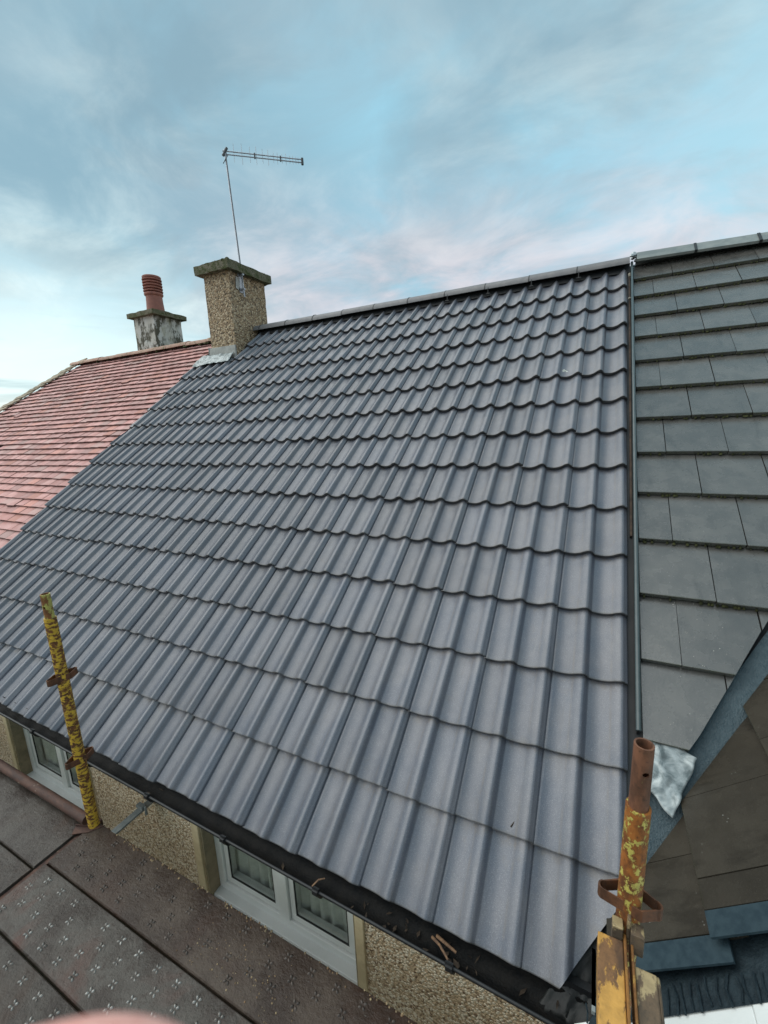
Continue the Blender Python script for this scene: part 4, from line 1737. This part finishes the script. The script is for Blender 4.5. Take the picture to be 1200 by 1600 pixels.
decks = [
    # y of inner edge, x range, material, dimple material, label
    (-.105, (-2.425, .75), 'deck1', 'dimple1', 'brown dimpled steel deck plank nearest the roughcast wall', 1),
    (-.349, (-2.425, .75), 'deck2', 'dimple', 'pale teal and red-brown dimpled steel plank, second from the wall', 2),
    (-.593, (-2.425, .75), 'deck3', 'dimple', 'grey dimpled steel plank, third from the wall', 3),
    (-.837, (-2.425, .75), 'deck3', 'dimple', 'grey dimpled steel plank, fourth from the wall', 4),
    (-1.081, (-2.425, .75), 'deck1', 'dimple1', 'brown dimpled steel plank farthest from the wall', 5),
    (-.148, (-5.1, -2.462), 'deck3', None, 'smooth greyish steel plank beside the rusty tube in the left bay', 6),
    (-.392, (-5.1, -2.462), 'deck3', None, 'smooth greyish steel plank second from the wall in the left bay', 7),
    (-.636, (-5.1, -2.462), 'deck1', None, 'brown steel plank third from the wall in the left bay', 8),
]
for yi, (xa, xb), mt, dm, lab, sd_ in decks:
    pk_ = thing('deck_plank', lab, 'deck plank', ((xa + xb) / 2, yi - PW, DZ), 'steel deck planks of the scaffold')
    xm = (xa + xb) / 2
    link('deck_sheet', plank_mesh(xa - xm, xb - xm, 'deck_sheet', mt), pk_)
    if dm:
        d = dimples(xa - xm, xb - xm, sd_, .06 if sd_ > 1 else .25).build('dimples', dm, pk_, smooth=70)
        d['kind'] = 'stuff'
# plank ends rest on a transom between the two bays
m_ = MB()
m_.box((-2.459, -1.4, DZ - .05), (-2.430, -.08, DZ - .012))
lt = m_.build('scaffold_transom', 'ledger', None, bevel=.003)
tag(lt, 'rusty transom in the gap between the two deck bays', 'scaffold transom')
# bent plate at the foot of the left pole
m_ = MB()
m_.prism([(-2.50, -.175), (-2.36, -.105), (-2.40, -.165), (-2.47, -.21)], DZ + .001, DZ + .005)
m_.prism([(-2.50, -.175), (-2.43, -.150), (-2.43, -.146), (-2.50, -.171)], DZ + .001, DZ + .016)
fp = m_.build('toe_plate', 'ledger')
tag(fp, 'small bent rusty plate at the foot of the yellow pole', 'steel plate')

# flakes and grit along the inner edge of the deck and on the first plank
random.seed(55)
fl = MB()
for i in range(300):
    if i < 170:
        x = random.uniform(-2.3, -.3)
        y = -.105 - abs(random.gauss(0, .010))
        if abs(x + 1.73) > .45 and random.random() < .55:
            continue
        r = random.uniform(.0015, .0055)
    else:
        x, y = random.gauss(-1.32, .16), random.gauss(-.27, .05)
        if y < -.34:
            continue
        r = random.uniform(.001, .0036)
    fl.lathe([(r, -.001), (r * .8, r * .45), (0, r * .6)], (x, y, DZ + .0005), 6)
tag(fl.build('rust_flakes', 'lichen', None, smooth=80), 'rust flakes and lichen crumbs along the deck edge', 'rust flakes', kind='stuff')

# ================================================================== the photographer's hand, one finger at the edge of the lens
def cam_pt(px, py, d):
    return CAM_P + r2 * d + r0 * ((px - 600) / 661.43 * d) + r1 * ((py - 800) / 661.43 * d)


SK = 0.042
jo = []
def jv(px, py, d, r):
    jo.append((cam_pt(px, py, d), r))
    return len(jo) - 1
wr_ = jv(-700, 2600, .085, .024)
pal = jv(-480, 2250, .075, .026)
kn = jv(-300, 1960, .060, .0125)
edges_ = [(wr_, pal), (pal, kn)]
prev = kn
for px, py, d, r in ((-120, 1830, .046, .0092), (40, 1788, .042, .0086), (140, 1769, .042, .0086), (235, 1780, .042, .0080), (300, 1806, .043, .0062)):
    k = jv(px, py, d, r)
    edges_.append((prev, k))
    prev = k
for dx, dy, ln in ((-60, 110, 1.0), (-140, 220, .95), (-240, 320, .8)):
    k0 = jv(-330 + dx, 2010 + dy, .066, .0110)
    edges_.append((pal, k0))
    prev = k0
    for px, py, d, r in ((170, -60, .062, .0088), (330, 0, .060, .0080), (430, 90, .062, .0068)):
        k = jv(-330 + dx + px * ln, 2010 + dy + py * ln, d, r)
        edges_.append((prev, k))
        prev = k
t0 = jv(-560, 2040, .066, .0125)
t1 = jv(-520, 1880, .058, .0100)
t2 = jv(-440, 1780, .055, .0080)
edges_ += [(pal, t0), (t0, t1), (t1, t2)]
hme = bpy.data.meshes.new('hand')
base = cam_pt(-700, 2600, .085)
hme.from_pydata([tuple(p - base) for p, r in jo], edges_, [])
hand = link('hand', hme, None, base)
md = hand.modifiers.new('skin', 'SKIN')
for i, (p, r) in enumerate(jo):
    hme.skin_vertices[0].data[i].radius = (r, r)
hme.skin_vertices[0].data[0].use_root = True
md.use_smooth_shade = True
ss = hand.modifiers.new('subdiv', 'SUBSURF')
ss.levels = ss.render_levels = 3
hme.materials.append(MAT['skin'])
tag(hand, 'blurred pink fingertip at the bottom left edge of the picture', 'hand')
